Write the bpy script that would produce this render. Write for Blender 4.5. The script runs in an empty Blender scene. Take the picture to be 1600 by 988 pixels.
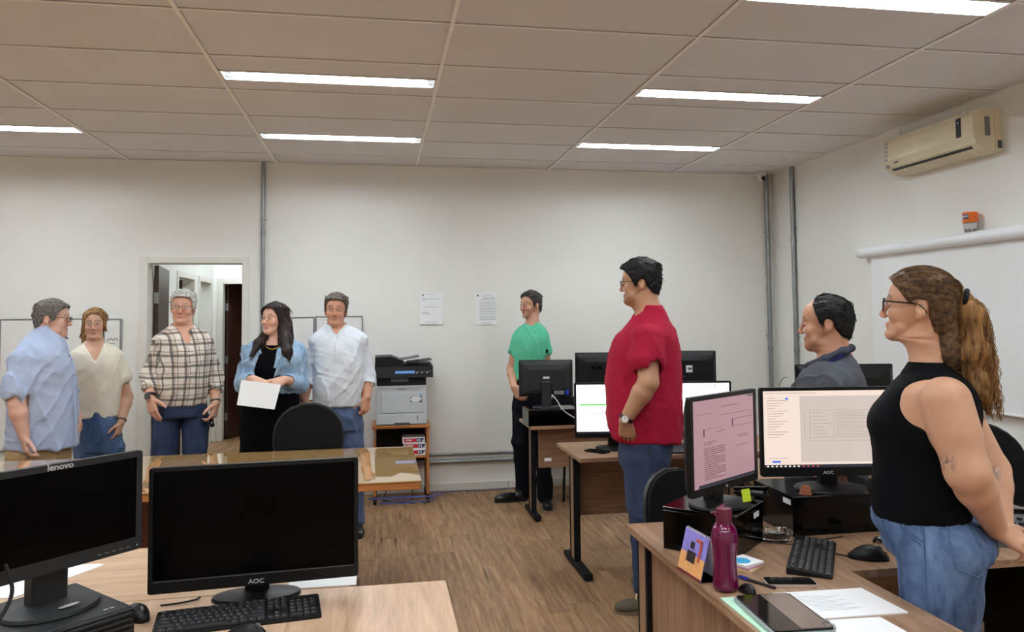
import bpy, bmesh, math, random
import numpy as np
from mathutils import Vector, Matrix, Euler
random.seed(7); RNG = np.random.default_rng(7)
SC = bpy.context.scene
COL = SC.collection
PI = math.pi
def R(d): return math.radians(d)

# ------------------------------------------------------------------ camera, world, exposure
FPX, YAW, PITCH, ROLL, PPY, ZC = 1204.77, .1718335, .05157113, -.00957576, 433.5, 1.58
def make_camera():
    cam = bpy.data.cameras.new('camera'); o = bpy.data.objects.new('camera', cam); COL.objects.link(o)
    cam.sensor_fit = 'HORIZONTAL'; cam.sensor_width = 36; cam.lens = 36 * FPX / 1600
    cam.shift_y = -(494 - PPY) / 1600; cam.clip_start = .05; cam.clip_end = 60
    f = Vector((math.sin(YAW) * math.cos(PITCH), math.cos(YAW) * math.cos(PITCH), math.sin(PITCH)))
    r0 = Vector((math.cos(YAW), -math.sin(YAW), 0)); u0 = r0.cross(f)
    r = math.cos(ROLL) * r0 + math.sin(ROLL) * u0; u = -math.sin(ROLL) * r0 + math.cos(ROLL) * u0
    m = Matrix((r, u, -f)).transposed().to_4x4(); m.translation = (0, 0, ZC)
    o.matrix_world = m
    SC.camera = o
make_camera()
W = bpy.data.worlds.new('world'); SC.world = W; W.use_nodes = True
W.node_tree.nodes['Background'].inputs[0].default_value = (.8, .85, .9, 1)
W.node_tree.nodes['Background'].inputs[1].default_value = .02
SC.view_settings.view_transform = 'Standard'; SC.view_settings.look = 'None'
SC.view_settings.exposure = 0.6; SC.view_settings.gamma = 1.0; SC.view_settings.use_curve_mapping = False
TUBE_POWER = 60.0            # emission strength of the fluorescent tubes
TUBE_COLOR = (.86, .95, 1.0)
SC.cycles.max_bounces = 10; SC.cycles.diffuse_bounces = 8; SC.cycles.glossy_bounces = 4
SC.cycles.transmission_bounces = 8; SC.cycles.caustics_reflective = False; SC.cycles.caustics_refractive = False
SC.cycles.sample_clamp_indirect = 6.0

# ------------------------------------------------------------------ materials
def lin(c):
    return tuple((v / 12.92 if v <= .04045 else ((v + .055) / 1.055) ** 2.4) for v in (x / 255 for x in c[:3]))
MATS = {}
class NT:
    def __init__(s, m): s.t = m.node_tree; s.n = s.t.nodes; s.l = s.t.links; s.b = s.n['Principled BSDF']
    def new(s, typ, **kw):
        n = s.n.new(typ)
        for k, v in kw.items():
            if k.startswith('i_'):
                key = k[2:]; n.inputs[int(key) if key.isdigit() else key.replace('_', ' ')].default_value = v
            else: setattr(n, k, v)
        return n
    def link(s, a, b): s.l.new(a, b)
    def coords(s, kind='Object', scale=(1, 1, 1), rot=(0, 0, 0)):
        tc = s.new('ShaderNodeTexCoord'); mp = s.new('ShaderNodeMapping')
        mp.inputs['Scale'].default_value = scale; mp.inputs['Rotation'].default_value = rot
        s.link(tc.outputs[kind], mp.inputs['Vector']); return mp.outputs['Vector']
    def noise(s, vec, scale, detail=4, rough=.55, dist=0):
        n = s.new('ShaderNodeTexNoise'); n.inputs['Scale'].default_value = scale; n.inputs['Detail'].default_value = detail
        n.inputs['Roughness'].default_value = rough; n.inputs['Distortion'].default_value = dist
        s.link(vec, n.inputs['Vector']); return n.outputs['Fac']
    def ramp(s, fac, stops):
        n = s.new('ShaderNodeValToRGB'); e = n.color_ramp.elements
        while len(e) < len(stops): e.new(.5)
        for el, (p, c) in zip(e, stops): el.position = p; el.color = (*c[:3], 1)
        s.link(fac, n.inputs['Fac']); return n.outputs['Color']
    def mix(s, fac, a, b, mode='MIX'):
        n = s.new('ShaderNodeMix', data_type='RGBA', blend_type=mode)
        for sock, v in ((n.inputs[0], fac), (n.inputs[6], a), (n.inputs[7], b)):
            if hasattr(v, 'is_linked'): s.link(v, sock)
            elif isinstance(v, (int, float)): sock.default_value = v
            else: sock.default_value = (*v[:3], 1)
        return n.outputs[2]
    def math(s, op, a, b=None, c=None):
        n = s.new('ShaderNodeMath', operation=op)
        for k, v in enumerate((a, b, c)):
            if v is None: continue
            if hasattr(v, 'is_linked'): s.link(v, n.inputs[k])
            else: n.inputs[k].default_value = v
        return n.outputs[0]
    def bump(s, h, strength=.3, dist=.01):
        n = s.new('ShaderNodeBump'); n.inputs['Strength'].default_value = strength; n.inputs['Distance'].default_value = dist
        s.link(h, n.inputs['Height']); s.link(n.outputs['Normal'], s.b.inputs['Normal'])
    def base(s, c):
        if hasattr(c, 'is_linked'): s.link(c, s.b.inputs['Base Color'])
        else: s.b.inputs['Base Color'].default_value = (*c[:3], 1)
def newmat(name):
    m = bpy.data.materials.new(name); m.use_nodes = True; MATS[name] = m; return m, NT(m)
def plain(name, rgb, rough=.5, metal=0, var=.0, scale=20, bump=0, bscale=200, spec=None, coat=0, alpha=None, trans=0, ior=1.45):
    """one colour with optional slow variation and fine relief"""
    m, t = newmat(name); c = lin(rgb)
    t.b.inputs['Roughness'].default_value = rough; t.b.inputs['Metallic'].default_value = metal
    if spec is not None: t.b.inputs['Specular IOR Level'].default_value = spec
    if coat: t.b.inputs['Coat Weight'].default_value = coat; t.b.inputs['Coat Roughness'].default_value = .08
    if trans: t.b.inputs['Transmission Weight'].default_value = trans; t.b.inputs['IOR'].default_value = ior
    if var:
        v = t.coords(); f = t.noise(v, scale)
        t.base(t.ramp(f, [(.3, tuple(x * (1 - var) for x in c)), (.7, tuple(min(1, x * (1 + var)) for x in c))]))
    else: t.base(c)
    if bump: t.bump(t.noise(t.coords(), bscale, 3), bump, .002)
    return m
def emis(name, rgb, strength):
    m, t = newmat(name); c = lin(rgb); t.base((.0, .0, .0)); t.b.inputs['Roughness'].default_value = .3
    t.b.inputs['Emission Color'].default_value = (*c, 1); t.b.inputs['Emission Strength'].default_value = strength; return m
def wood(name, dark, mid, light, axis='Y', scale=1.0, rough=.4, rnd=False, knots=False, bump=.05):
    """streaked grain along one axis in object space"""
    m, t = newmat(name); t.b.inputs['Roughness'].default_value = rough
    sc = {'X': (1.2, 16, 16), 'Y': (16, 1.2, 16), 'Z': (16, 16, 1.2)}[axis]
    vec = t.coords('Object', tuple(q * scale for q in sc))
    if rnd:
        oi = t.new('ShaderNodeObjectInfo'); ad = t.new('ShaderNodeVectorMath', operation='ADD')
        sc2 = t.new('ShaderNodeVectorMath', operation='SCALE'); sc2.inputs[0].default_value = (37, 53, 17)
        t.link(oi.outputs['Random'], sc2.inputs['Scale']); t.link(vec, ad.inputs[0]); t.link(sc2.outputs[0], ad.inputs[1]); vec = ad.outputs[0]
    g = t.noise(vec, 1.6, 8, .62, .6); f2 = t.noise(vec, 5.5, 5, .6, .2)
    g2 = t.math('ADD', t.math('MULTIPLY', g, .7), t.math('MULTIPLY', f2, .3))
    c = t.ramp(g2, [(.32, lin(dark)), (.5, lin(mid)), (.68, lin(light))])
    if knots:
        vk = t.new('ShaderNodeTexVoronoi'); vk.inputs['Scale'].default_value = .55; t.link(vec, vk.inputs['Vector'])
        k = t.ramp(vk.outputs['Distance'], [(.05, (1, 1, 1)), (.16, (0, 0, 0))])
        c = t.mix(t.math('MULTIPLY', k, .75), c, lin(tuple(q * .55 for q in dark)))
    if rnd:
        v = t.math('MULTIPLY_ADD', oi.outputs['Random'], .24, .88)
        cm = t.new('ShaderNodeVectorMath', operation='SCALE'); t.link(c, cm.inputs[0]); t.link(v, cm.inputs['Scale']); c = cm.outputs[0]
    t.base(c)
    if bump: t.bump(f2, bump, .002)
    return m

plain('wall', (236, 235, 230), .85, var=.025, scale=1.3, bump=.06, bscale=90)
plain('wall_corridor', (236, 236, 232), .85, var=.02, scale=1.2)
plain('tile', (228, 226, 227), .9, var=.03, scale=1.1, bump=.1, bscale=160)
plain('tee', (250, 247, 243), .55, var=.03)
plain('slab', (120, 118, 115), .9, var=.1)
plain('white_trim', (228, 226, 218), .45, var=.03, scale=4)
plain('white_metal', (235, 235, 232), .35, var=.02)
plain('baseboard', (222, 220, 212), .5, var=.04, scale=3)
plain('steel', (150, 153, 154), .42, .75, var=.12, scale=14)
plain('steel_dark', (96, 98, 100), .45, .7, var=.1, scale=14)
plain('reflector', (238, 240, 242), .18, .9, var=.02)
plain('louver', (225, 228, 230), .25, .6, var=.02)
plain('black_plastic', (9, 9, 10), .45, spec=.28, var=.12, scale=30, bump=.05, bscale=600)
plain('black_gloss', (2, 2, 3), .1, var=.2, scale=8, spec=.22)
plain('black_matte', (10, 10, 11), .7, spec=.25, var=.15, scale=40, bump=.1, bscale=500)
plain('key_black', (30, 30, 33), .5, var=.15, scale=60)
plain('key_print', (165, 168, 172), .6)
plain('charcoal', (33, 34, 36), .55, spec=.35, var=.1, scale=20, bump=.06, bscale=500)
plain('grey_plastic', (92, 94, 97), .5, var=.06)
plain('dark_panel', (1, 1, 2), .25, var=.2, scale=5, spec=.07)
plain('chair_shell', (40, 41, 41), .5, var=.08, scale=25, bump=.2, bscale=700)
plain('chair_fabric', (17, 17, 19), .9, spec=.2, var=.2, scale=90, bump=.4, bscale=900)
plain('logo_silver', (198, 200, 202), .35, .4)
plain('logo_grey', (95, 97, 100), .4, .3)
plain('paper', (240, 241, 243), .75, var=.012, scale=6)
plain('ink', (88, 90, 96), .8)
plain('ink_light', (168, 170, 176), .8)
plain('ink_red', (176, 58, 52), .7)
plain('label_white', (226, 228, 228), .6, var=.04, scale=60)
plain('rubber', (18, 18, 19), .75, var=.1, scale=60)
plain('blue_cable', (74, 84, 150), .5, var=.1)
plain('blue_plug', (24, 46, 158), .4)
plain('printer_grey', (196, 200, 203), .5, var=.02, scale=8)
plain('printer_line', (120, 124, 128), .6)
plain('glass_edge', (168, 186, 160), .15, var=.1, scale=12)
plain('ac_beige', (226, 214, 184), .42, var=.05, scale=5, coat=.2)
plain('ac_dark', (18, 17, 16), .5)
plain('screen_white', (238, 239, 240), .6, var=.01, scale=3)
plain('tube_white', (240, 243, 245), .35, var=.01)
plain('brown_door', (62, 36, 28), .38, var=.22, scale=4)
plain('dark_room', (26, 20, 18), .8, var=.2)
plain('terracotta', (150, 84, 56), .5, var=.12, scale=60)
plain('pink_note', (246, 110, 190), .7, var=.04)
plain('green_note', (202, 226, 40), .7, var=.04)
plain('cyan_note', (62, 168, 216), .7, var=.05)
plain('lilac_note', (222, 176, 206), .7, var=.04)
plain('cream_note', (240, 222, 170), .7, var=.04)
plain('mint_card', (190, 232, 206), .6, var=.03)
plain('brushed', (172, 174, 178), .38, .6, var=.05, scale=30)
plain('gold', (190, 150, 60), .3, .9, var=.05)
plain('watch_face', (236, 236, 230), .3)
plain('box_red', (206, 32, 48), .5, var=.05)
plain('box_navy', (34, 44, 104), .5, var=.05)
plain('box_white', (232, 234, 238), .5, var=.03)
plain('sticker_teal', (40, 130, 150), .5, var=.1)
plain('sticker_dark', (26, 46, 60), .5)
plain('sticker_blue', (92, 170, 222), .5, var=.06)
plain('orange_label', (236, 112, 28), .45, var=.08, scale=60)
plain('navy_ink', (36, 40, 110), .5)
plain('phone_pink', (196, 176, 168), .35, .3)
plain('phone_glass', (12, 12, 14), .06, coat=.5)
plain('tablet_brown', (104, 88, 80), .2, var=.05, coat=.3)
plain('black_grip', (28, 28, 30), .6)
plain('photo_sky', (150, 140, 226), .5, var=.18, scale=26)
plain('photo_sand', (240, 176, 112), .5, var=.12, scale=30)
plain('photo_dark', (46, 34, 40), .5, var=.3, scale=60)
plain('photo_red', (206, 92, 74), .5, var=.2, scale=40)
plain('maroon_card', (112, 30, 40), .5, var=.05)
plain('cable_grey', (196, 198, 200), .5)
wood('desk_wood', (116, 86, 64), (154, 120, 92), (182, 148, 118), 'Y', 1.3, .36)
wood('desk_wood_x', (118, 88, 66), (156, 122, 94), (184, 150, 120), 'X', 1.3, .36)
wood('desk_pale', (170, 134, 106), (202, 166, 136), (220, 188, 158), 'Y', 1.2, .34)
wood('desk_pale_x', (170, 134, 104), (202, 166, 134), (220, 188, 156), 'X', 1.2, .34)
wood('panel_wood', (104, 76, 56), (136, 102, 78), (158, 124, 96), 'X', 1.2, .45)
wood('panel_wood_z', (112, 84, 62), (148, 114, 88), (170, 136, 106), 'Z', 1.2, .45)
wood('orange_wood', (150, 88, 40), (182, 114, 58), (202, 136, 76), 'X', 1.3, .4)
wood('orange_wood_z', (150, 88, 40), (182, 114, 58), (202, 136, 76), 'Z', 1.3, .4)
wood('red_wood', (70, 26, 14), (98, 42, 24), (116, 56, 34), 'X', 1.2, .45)
wood('floor_plank', (108, 78, 52), (154, 119, 86), (188, 151, 115), 'Y', 1.15, .5, rnd=True, knots=True, bump=.12)

# brown streaked veneer under the table glass, with a strongly reflecting coat
def mat_table_top():
    m, t = newmat('table_sheet'); t.b.inputs['Roughness'].default_value = .03
    t.b.inputs['Coat Weight'].default_value = 1.0; t.b.inputs['Coat Roughness'].default_value = .01; t.b.inputs['Coat IOR'].default_value = 1.75
    v = t.coords(); n = t.noise(v, 3.0, 5); n2 = t.noise(t.coords('Object', (2, 30, 2)), 3, 6)
    base = t.ramp(n2, [(.3, lin((172, 134, 82))), (.7, lin((198, 160, 106)))])
    t.base(base)
mat_table_top()
m_, t_ = newmat('glass_clear'); t_.base((1, 1, 1)); t_.b.inputs['Transmission Weight'].default_value = 1; t_.b.inputs['Roughness'].default_value = .02; t_.b.inputs['IOR'].default_value = 1.46
m_, t_ = newmat('bottle_purple'); t_.base(lin((128, 16, 78))); t_.b.inputs['Transmission Weight'].default_value = .4; t_.b.inputs['Roughness'].default_value = .08; t_.b.inputs['IOR'].default_value = 1.4; t_.b.inputs['Coat Weight'].default_value = .6
plain('cap_purple', (98, 24, 50), .5, var=.05)
m_, t_ = newmat('bottle_clear'); t_.base(lin((238, 238, 238))); t_.b.inputs['Transmission Weight'].default_value = .75; t_.b.inputs['Roughness'].default_value = .12; t_.b.inputs['IOR'].default_value = 1.3
m_, t_ = newmat('lens'); t_.base((1, 1, 1)); t_.b.inputs['Transmission Weight'].default_value = 1; t_.b.inputs['Roughness'].default_value = .0; t_.b.inputs['IOR'].default_value = 1.02
emis('tube_light', (255, 255, 255), TUBE_POWER); MATS['tube_light'].node_tree.nodes['Principled BSDF'].inputs['Emission Color'].default_value = (*TUBE_COLOR, 1)
emis('screen_cream', (255, 234, 220), .62); emis('screen_grey', (236, 220, 210), .52); emis('screen_pink', (214, 168, 178), .42)
emis('screen_bright', (246, 248, 252), 1.0); emis('ui_green', (110, 200, 96), .9); emis('ui_dark', (54, 62, 70), .6); emis('ui_blue', (70, 110, 220), .8)
emis('ui_line', (206, 184, 176), .5); emis('ui_text_pink', (120, 80, 92), .4); emis('ui_text', (180, 166, 160), .5); emis('ui_taskbar', (48, 52, 66), .5)
emis('ui_red', (200, 70, 80), .8); emis('ui_rose', (236, 150, 190), .8); emis('ui_teal', (80, 170, 130), .8); emis('ui_pale', (250, 226, 210), .82); emis('panel_glow', (96, 150, 220), .5)

# ------------------------------------------------------------------ mesh helpers
def setp(o, label=None, cat=None, group=None, kind=None):
    if label: o['label'] = label
    if cat: o['category'] = cat
    if group: o['group'] = group
    if kind: o['kind'] = kind
    return o
def empty(name, loc=(0, 0, 0), rz=0, label=None, cat=None, group=None, kind=None):
    o = bpy.data.objects.new(name, None); COL.objects.link(o); o.location = loc; o.rotation_euler = (0, 0, rz)
    o.empty_display_size = .1
    return setp(o, label, cat, group, kind)
class MB:
    """collects shapes for ONE mesh object"""
    def __init__(s): s.bm = bmesh.new(); s.sm = False
    def box(s, c, d, bev=0, seg=1, rot=None):
        """centre, full dims"""
        r = bmesh.ops.create_cube(s.bm, size=1)
        vs = r['verts']
        bmesh.ops.scale(s.bm, vec=d, verts=vs)
        if bev:
            es = list({e for v in vs for e in v.link_edges})
            rr = bmesh.ops.bevel(s.bm, geom=es, offset=bev, segments=seg, affect='EDGES', profile=.5)
            vs = list({v for f in rr['faces'] for v in f.verts} | {v for v in vs if v.is_valid})
        if rot is not None: bmesh.ops.rotate(s.bm, cent=(0, 0, 0), matrix=rot, verts=vs)
        bmesh.ops.translate(s.bm, vec=c, verts=vs)
        return s
    def b(s, lo, hi, bev=0, seg=1):
        return s.box([(a + b) / 2 for a, b in zip(lo, hi)], [max(1e-5, abs(b - a)) for a, b in zip(lo, hi)], bev, seg)
    def loops(s, rings, cap=True, close=True):
        """rings: list of rings (lists of points) with equal counts"""
        V = [[s.bm.verts.new(p) for p in r] for r in rings]; n = len(V[0])
        for a, b in zip(V, V[1:]):
            for i in range(n if close else n - 1):
                j = (i + 1) % n
                try: s.bm.faces.new((a[i], a[j], b[j], b[i]))
                except ValueError: pass
        if cap and n > 2:
            s.bm.faces.new(list(reversed(V[0]))); s.bm.faces.new(V[-1])
        return s
    def tube(s, pts, r, n=8, cap=True):
        pts = [Vector(p) for p in pts]; m = len(pts); rings = []
        rr = r if hasattr(r, '__len__') else [r] * m
        up = None
        for i, p in enumerate(pts):
            d = (pts[min(i + 1, m - 1)] - pts[max(i - 1, 0)]).normalized()
            if up is None: up = Vector((0, 0, 1)) if abs(d.z) < .9 else Vector((1, 0, 0))
            x = up.cross(d); x = x.normalized() if x.length > 1e-6 else d.orthogonal().normalized()
            y = d.cross(x).normalized(); up = y
            rings.append([p + x * rr[i] * math.cos(2 * PI * k / n) + y * rr[i] * math.sin(2 * PI * k / n) for k in range(n)])
        s.loops(rings, cap); s.sm = True; return s
    def lathe(s, prof, c=(0, 0, 0), n=24, sx=1, sy=1, cap=True):
        rings = [[(c[0] + r * sx * math.cos(2 * PI * k / n), c[1] + r * sy * math.sin(2 * PI * k / n), c[2] + z) for k in range(n)] for r, z in prof]
        s.loops(rings, cap); s.sm = True; return s
    def cyl(s, a, b, r, n=16):
        return s.tube([a, b], r, n)
    def prism(s, poly, z0, z1, plane='XY'):
        """polygon extruded along the third axis"""
        def P(u, v, w): return {'XY': (u, v, w), 'XZ': (u, w, v), 'YZ': (w, u, v)}[plane]
        return s.loops([[P(u, v, z0) for u, v in poly], [P(u, v, z1) for u, v in poly]])
    def sphere(s, c, r, n=12, sx=1, sy=1, sz=1):
        res = bmesh.ops.create_uvsphere(s.bm, u_segments=n, v_segments=max(6, n // 2 + 2), radius=1)
        bmesh.ops.scale(s.bm, vec=(r * sx, r * sy, r * sz), verts=res['verts']); bmesh.ops.translate(s.bm, vec=c, verts=res['verts'])
        s.sm = True; return s
    def build(s, name, mat, parent=None, smooth=None, loc=None, rot=None, auto=True):
        bmesh.ops.recalc_face_normals(s.bm, faces=s.bm.faces)
        me = bpy.data.meshes.new(name); s.bm.to_mesh(me); s.bm.free()
        me.materials.append(MATS[mat] if isinstance(mat, str) else mat)
        sm = s.sm if smooth is None else smooth
        if sm:
            me.polygons.foreach_set('use_smooth', [True] * len(me.polygons))
            if auto: me.set_sharp_from_angle(angle=R(40))
        o = bpy.data.objects.new(name, me); COL.objects.link(o)
        if parent is not None: o.parent = parent
        if loc is not None: o.location = loc
        if rot is not None: o.rotation_euler = rot
        return o
def box(name, lo, hi, mat, parent=None, bev=0, seg=1): return MB().b(lo, hi, bev, seg).build(name, mat, parent)
def copy_tree(o, parent=None):
    c = o.copy(); COL.objects.link(c); c.parent = parent
    for ch in list(o.children): copy_tree(ch, c)
    return c
def rrect(w, h, r, n=5, cx=0, cy=0):
    pts = []
    for sx, sy, a0 in ((1, 1, 0), (-1, 1, 90), (-1, -1, 180), (1, -1, 270)):
        for k in range(n + 1):
            a = R(a0 + 90 * k / n); pts.append((cx + sx * (w / 2 - r) + r * math.cos(a), cy + sy * (h / 2 - r) + r * math.sin(a)))
    return pts
def bez(p, n=16):
    """smooth curve through the points (Catmull-Rom)"""
    P = [Vector(q) for q in p]; P = [2 * P[0] - P[1]] + P + [2 * P[-1] - P[-2]]; out = []
    for i in range(1, len(P) - 2):
        for k in range(n):
            t = k / n; a, b, c, d = P[i - 1:i + 3]
            out.append(.5 * ((2 * b) + (c - a) * t + (2 * a - 5 * b + 4 * c - d) * t * t + (3 * b - a - 3 * c + d) * t ** 3))
    out.append(P[-2]); return out
def text(name, s, size, mat, parent, loc, rot=(R(90), 0, 0), depth=.0006, align='CENTER', bold=0, sx=1.0):
    cu = bpy.data.curves.new(name, 'FONT'); cu.body = s; cu.size = size; cu.align_x = align; cu.align_y = 'CENTER'; cu.extrude = depth; cu.offset = bold; cu.resolution_u = 3
    o = bpy.data.objects.new(name, cu); COL.objects.link(o)
    bpy.context.view_layer.update()
    me = bpy.data.meshes.new_from_object(o.evaluated_get(bpy.context.evaluated_depsgraph_get()))
    bpy.data.objects.remove(o); bpy.data.curves.remove(cu)
    me.materials.clear(); me.materials.append(MATS[mat])
    q = bpy.data.objects.new(name, me); COL.objects.link(q); q.parent = parent; q.location = loc; q.rotation_euler = rot; q.scale = (sx, 1, 1)
    return q
# ================================================================== ROOM
XR, YB, H = 3.9, 7.14, 2.986
XL, YF = -5.2, -2.6
DX0, DX1, DH = -1.978, -1.183, 2.083          # door opening in the back wall
GX0, GY0 = .3495, 3.6208                       # ceiling grid: one crossing
TX, TY = 1.25, .625

# floor: sub-floor with planks as pieces
floor = setp(box('floor', (XL, YF, -.12), (XR, YB + .15, -.012), 'floor_plank'), kind='structure')
PW, PL = .178, 1.22
plank_mb = MB(); plank_mb.b((-PW / 2 + .0003, -PL / 2 + .0003, -.012), (PW / 2 - .0003, PL / 2 - .0003, 0), .0007)
plank0 = plank_mb.build('plank', 'floor_plank', floor)
first = True
offs = {}
for i in range(-9, 29):
    x = (i + .5) * PW - .03
    if x > XR - PW / 2 or x < -1.7: continue
    o_ = random.uniform(0, PL)
    for j in range(0, 7):
        y = .9 + o_ + j * PL
        if y > YB - PL / 2 + .02 or y < 1.6: continue
        # skip boards no one sees, far under the front left desks
        if x < .0 and y < 2.6: continue
        if first: p = plank0; first = False
        else: p = plank0.copy(); COL.objects.link(p)
        p.location = (x, y, 0)
    # cut ends against the back wall
    ys = [.9 + o_ + j * PL for j in range(0, 7)]
    last = max(y for y in ys if y <= YB - PL / 2 + .02) + PL / 2
    if YB - last > .03:
        MB().b((x - PW / 2 + .0003, last + .0003, -.012), (x + PW / 2 - .0003, YB + .0, 0), .0007).build('plank', 'floor_plank', floor)

# walls
mb = MB(); mb.b((XL - .15, YB, 0), (DX0, YB + .15, H + .3)); mb.b((DX1, YB, 0), (XR + .15, YB + .15, H + .3)); mb.b((DX0, YB, DH), (DX1, YB + .15, H + .3))
setp(mb.build('wall_back', 'wall'), kind='structure')
setp(box('wall_right', (XR, YF, 0), (XR + .15, YB, H + .3), 'wall'), kind='structure')
setp(box('wall_left', (XL - .15, YF, 0), (XL, YB, H + .3), 'wall'), kind='structure')
setp(box('wall_front', (XL - .15, YF - .15, 0), (XR + .15, YF, H + .3), 'wall'), kind='structure')
bb = setp(box('baseboard_back', (DX1 + .055, YB - .014, 0), (XR, YB, .072), 'baseboard', bev=.003), kind='structure')
for x in (1.18, 2.2, .1): box('joint', (x, YB - .0155, .002), (x + .004, YB - .013, .07), 'grey_plastic', bb)
setp(box('baseboard_left', (XL, YB - .014, 0), (DX0 - .055, YB, .072), 'baseboard', bev=.003), kind='structure')
setp(box('baseboard_right', (XR - .014, YF, 0), (XR, YB - .015, .072), 'baseboard', bev=.003), kind='structure')

# ceiling: slab above, tiles, runners and tees as pieces
ceil = setp(box('ceiling', (XL, YF, H + .2), (XR, YB, H + .3), 'slab'), kind='structure')
lights = []                                     # (ix, y0, y1): fixture in tile column ix
for ix in (-3, -1, 1):
    for y0 in (6.0, 4.505, 2.995, 1.49, -.02, -1.52): lights.append((ix, y0, y0 + .155))
def tile(x0, x1, y0, y1):
    x1 = min(x1, XR - .002); y1 = min(y1, YB - .002); x0 = max(x0, XL); y0 = max(y0, YF)
    if x1 - x0 < .02 or y1 - y0 < .02: return
    MB().b((x0 + .009, y0 + .009, H + .004), (x1 - .009, y1 - .009, H + .018), .002).build('ceiling_tile', 'tile', ceil)
for ix in range(-5, 4):
    x0 = GX0 + ix * TX; x1 = x0 + TX
    for iy in range(-10, 6):
        y0 = GY0 + iy * TY; y1 = y0 + TY
        ys = [(a, b) for c, a, b in lights if c == ix and a < y1 - .01 and b > y0 + .01]
        if not ys: tile(x0, x1, y0, y1)
        else:
            a, b = ys[0]; a = max(a, y0); b = min(b, y1)
            if a - y0 > .03: tile(x0, x1, y0, a)
            if y1 - b > .03: tile(x0, x1, b, y1)
for ix in range(-4, 4):
    x = GX0 + ix * TX
    if XL < x < XR: MB().b((x - .011, YF, H - .004), (x + .011, YB, H + .0015), .001).build('ceiling_runner', 'tee', ceil)
    for iy in range(-9, 6):
        y = GY0 + iy * TY; xa, xb = x + .012, min(x + TX - .012, XR)
        if xb > xa and YF < y < YB and not any(c == ix and a < y + .005 and b > y - .005 for c, a, b in lights):
            MB().b((xa, y - .0065, H - .0015), (xb, y + .0065, H + .0018)).build('ceiling_tee', 'tee', ceil)
mb = MB(); mb.b((XR - .02, YF, H - .003), (XR, YB, H + .001)); mb.b((XL, YB - .02, H - .003), (XR, YB, H + .001)); mb.b((XL, YF, H - .003), (XL + .02, YB, H + .001)); mb.b((XL, YF, H - .003), (XR, YF + .02, H + .001))
mb.build('ceiling_edge_trim', 'tee', ceil)

# recessed fluorescent fixtures with two tubes, reflector and cross blades
def fixture():
    r = empty('ceiling_light'); L, Wd = TX - .03, .155
    mb = MB(); x, y = L / 2, Wd / 2
    mb.b((-x, -y, .085), (x, y, .09)); mb.b((-x, -y, 0), (x, -y + .004, .088)); mb.b((-x, y - .004, 0), (x, y, .088)); mb.b((-x, -y, 0), (-x + .004, y, .088)); mb.b((x - .004, -y, 0), (x, y, .088))
    mb.build('housing', 'white_metal', r)
    mb = MB()
    mb.loops([[(-x + .006, yy, zz) for yy, zz in ((-y + .006, .008), (-y + .02, .07), (-.012, .078), (0, .05), (.012, .078), (y - .02, .07), (y - .006, .008))],
              [(x - .006, yy, zz) for yy, zz in ((-y + .006, .008), (-y + .02, .07), (-.012, .078), (0, .05), (.012, .078), (y - .02, .07), (y - .006, .008))]], cap=False, close=False)
    mb.build('reflector', 'reflector', r)
    for s in (-1, 1):
        MB().cyl((-x + .05, s * .036, .022), (x - .05, s * .036, .022), .0125, 14).build('tube', 'tube_light', r)
        for e in (-1, 1):
            MB().b((e * (x - .05) - .012, s * .036 - .011, .012), (e * (x - .05) + .012, s * .036 + .011, .07), .002).build('lamp_holder', 'white_metal', r)
    for k in range(9):
        xx = -x + (k + 1) * L / 10
        MB().b((xx - .0008, -y + .008, -.001), (xx + .0008, y - .008, .007)).build('louver_blade', 'louver', r)
    mb = MB(); mb.b((-x, -.002, -.001), (x, .002, .007)); mb.build('louver_spine', 'louver', r)
    mb = MB(); mb.b((-x - .004, -y - .004, -.003), (x + .004, -y + .006, .001)); mb.b((-x - .004, y - .006, -.003), (x + .004, y + .004, .001)); mb.b((-x - .004, -y, -.003), (-x + .006, y, .001)); mb.b((x - .006, -y, -.003), (x + .004, y, .001))
    mb.build('rim', 'white_metal', r)
    return r
FX = fixture(); n = 0
LBL = {(1, 2.995): 'large fluorescent ceiling light at the top right, nearest the camera', (-1, 4.505): 'recessed fluorescent ceiling light with two tubes, the nearer one left of centre',
       (-1, 6.0): 'recessed fluorescent ceiling light above the white-shirted man, the farther one', (1, 4.505): 'recessed fluorescent ceiling light above the man in the red shirt',
       (1, 6.0): 'thin far fluorescent ceiling light near the corner camera', (-3, 6.0): 'fluorescent ceiling light cut by the left picture edge'}
for ix, y0, y1 in lights:
    f = FX if n == 0 else copy_tree(FX); n += 1
    f.location = (GX0 + (ix + .5) * TX, (y0 + y1) / 2, H)
    setp(f, LBL.get((ix, y0), 'recessed fluorescent ceiling light in another row of the office ceiling'), 'ceiling light', 'recessed fluorescent lights')

# door frame, open leaf, corridor behind
fr = empty('door_1', (DX0, YB, 0), kind='structure')
w_ = DX1 - DX0
for nm, lo, hi in (('jamb', (-.062, -.018, 0), (.006, .156, DH + .055)), ('jamb', (w_ - .006, -.018, 0), (w_ + .05, .156, DH + .055)), ('header', (.006, -.018, DH - .006), (w_ - .006, .156, DH + .055))):
    box(nm, lo, hi, 'white_trim', fr, .004)
leaf = empty('door_leaf', (DX0 + .012, YB + .158, 0), R(8), 'dark brown wooden door standing open into the corridor', 'door')
box('panel', (0, .0, .01), (.037, .80, DH - .01), 'brown_door', leaf, .003)
for z in (.3, 1.05, 1.78): MB().b((-.002, -.012, z - .05), (.04, .004, z + .05), .002).build('hinge', 'steel', leaf)
mb = MB(); mb.cyl((.037, .73, 1.02), (.085, .73, 1.02), .009, 10); mb.cyl((.08, .73, 1.02), (.08, .62, 1.02), .008, 10); mb.build('handle', 'steel', leaf)
CE = 10.65; CXL, CXR = -2.14, .2
mb = MB()
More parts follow.
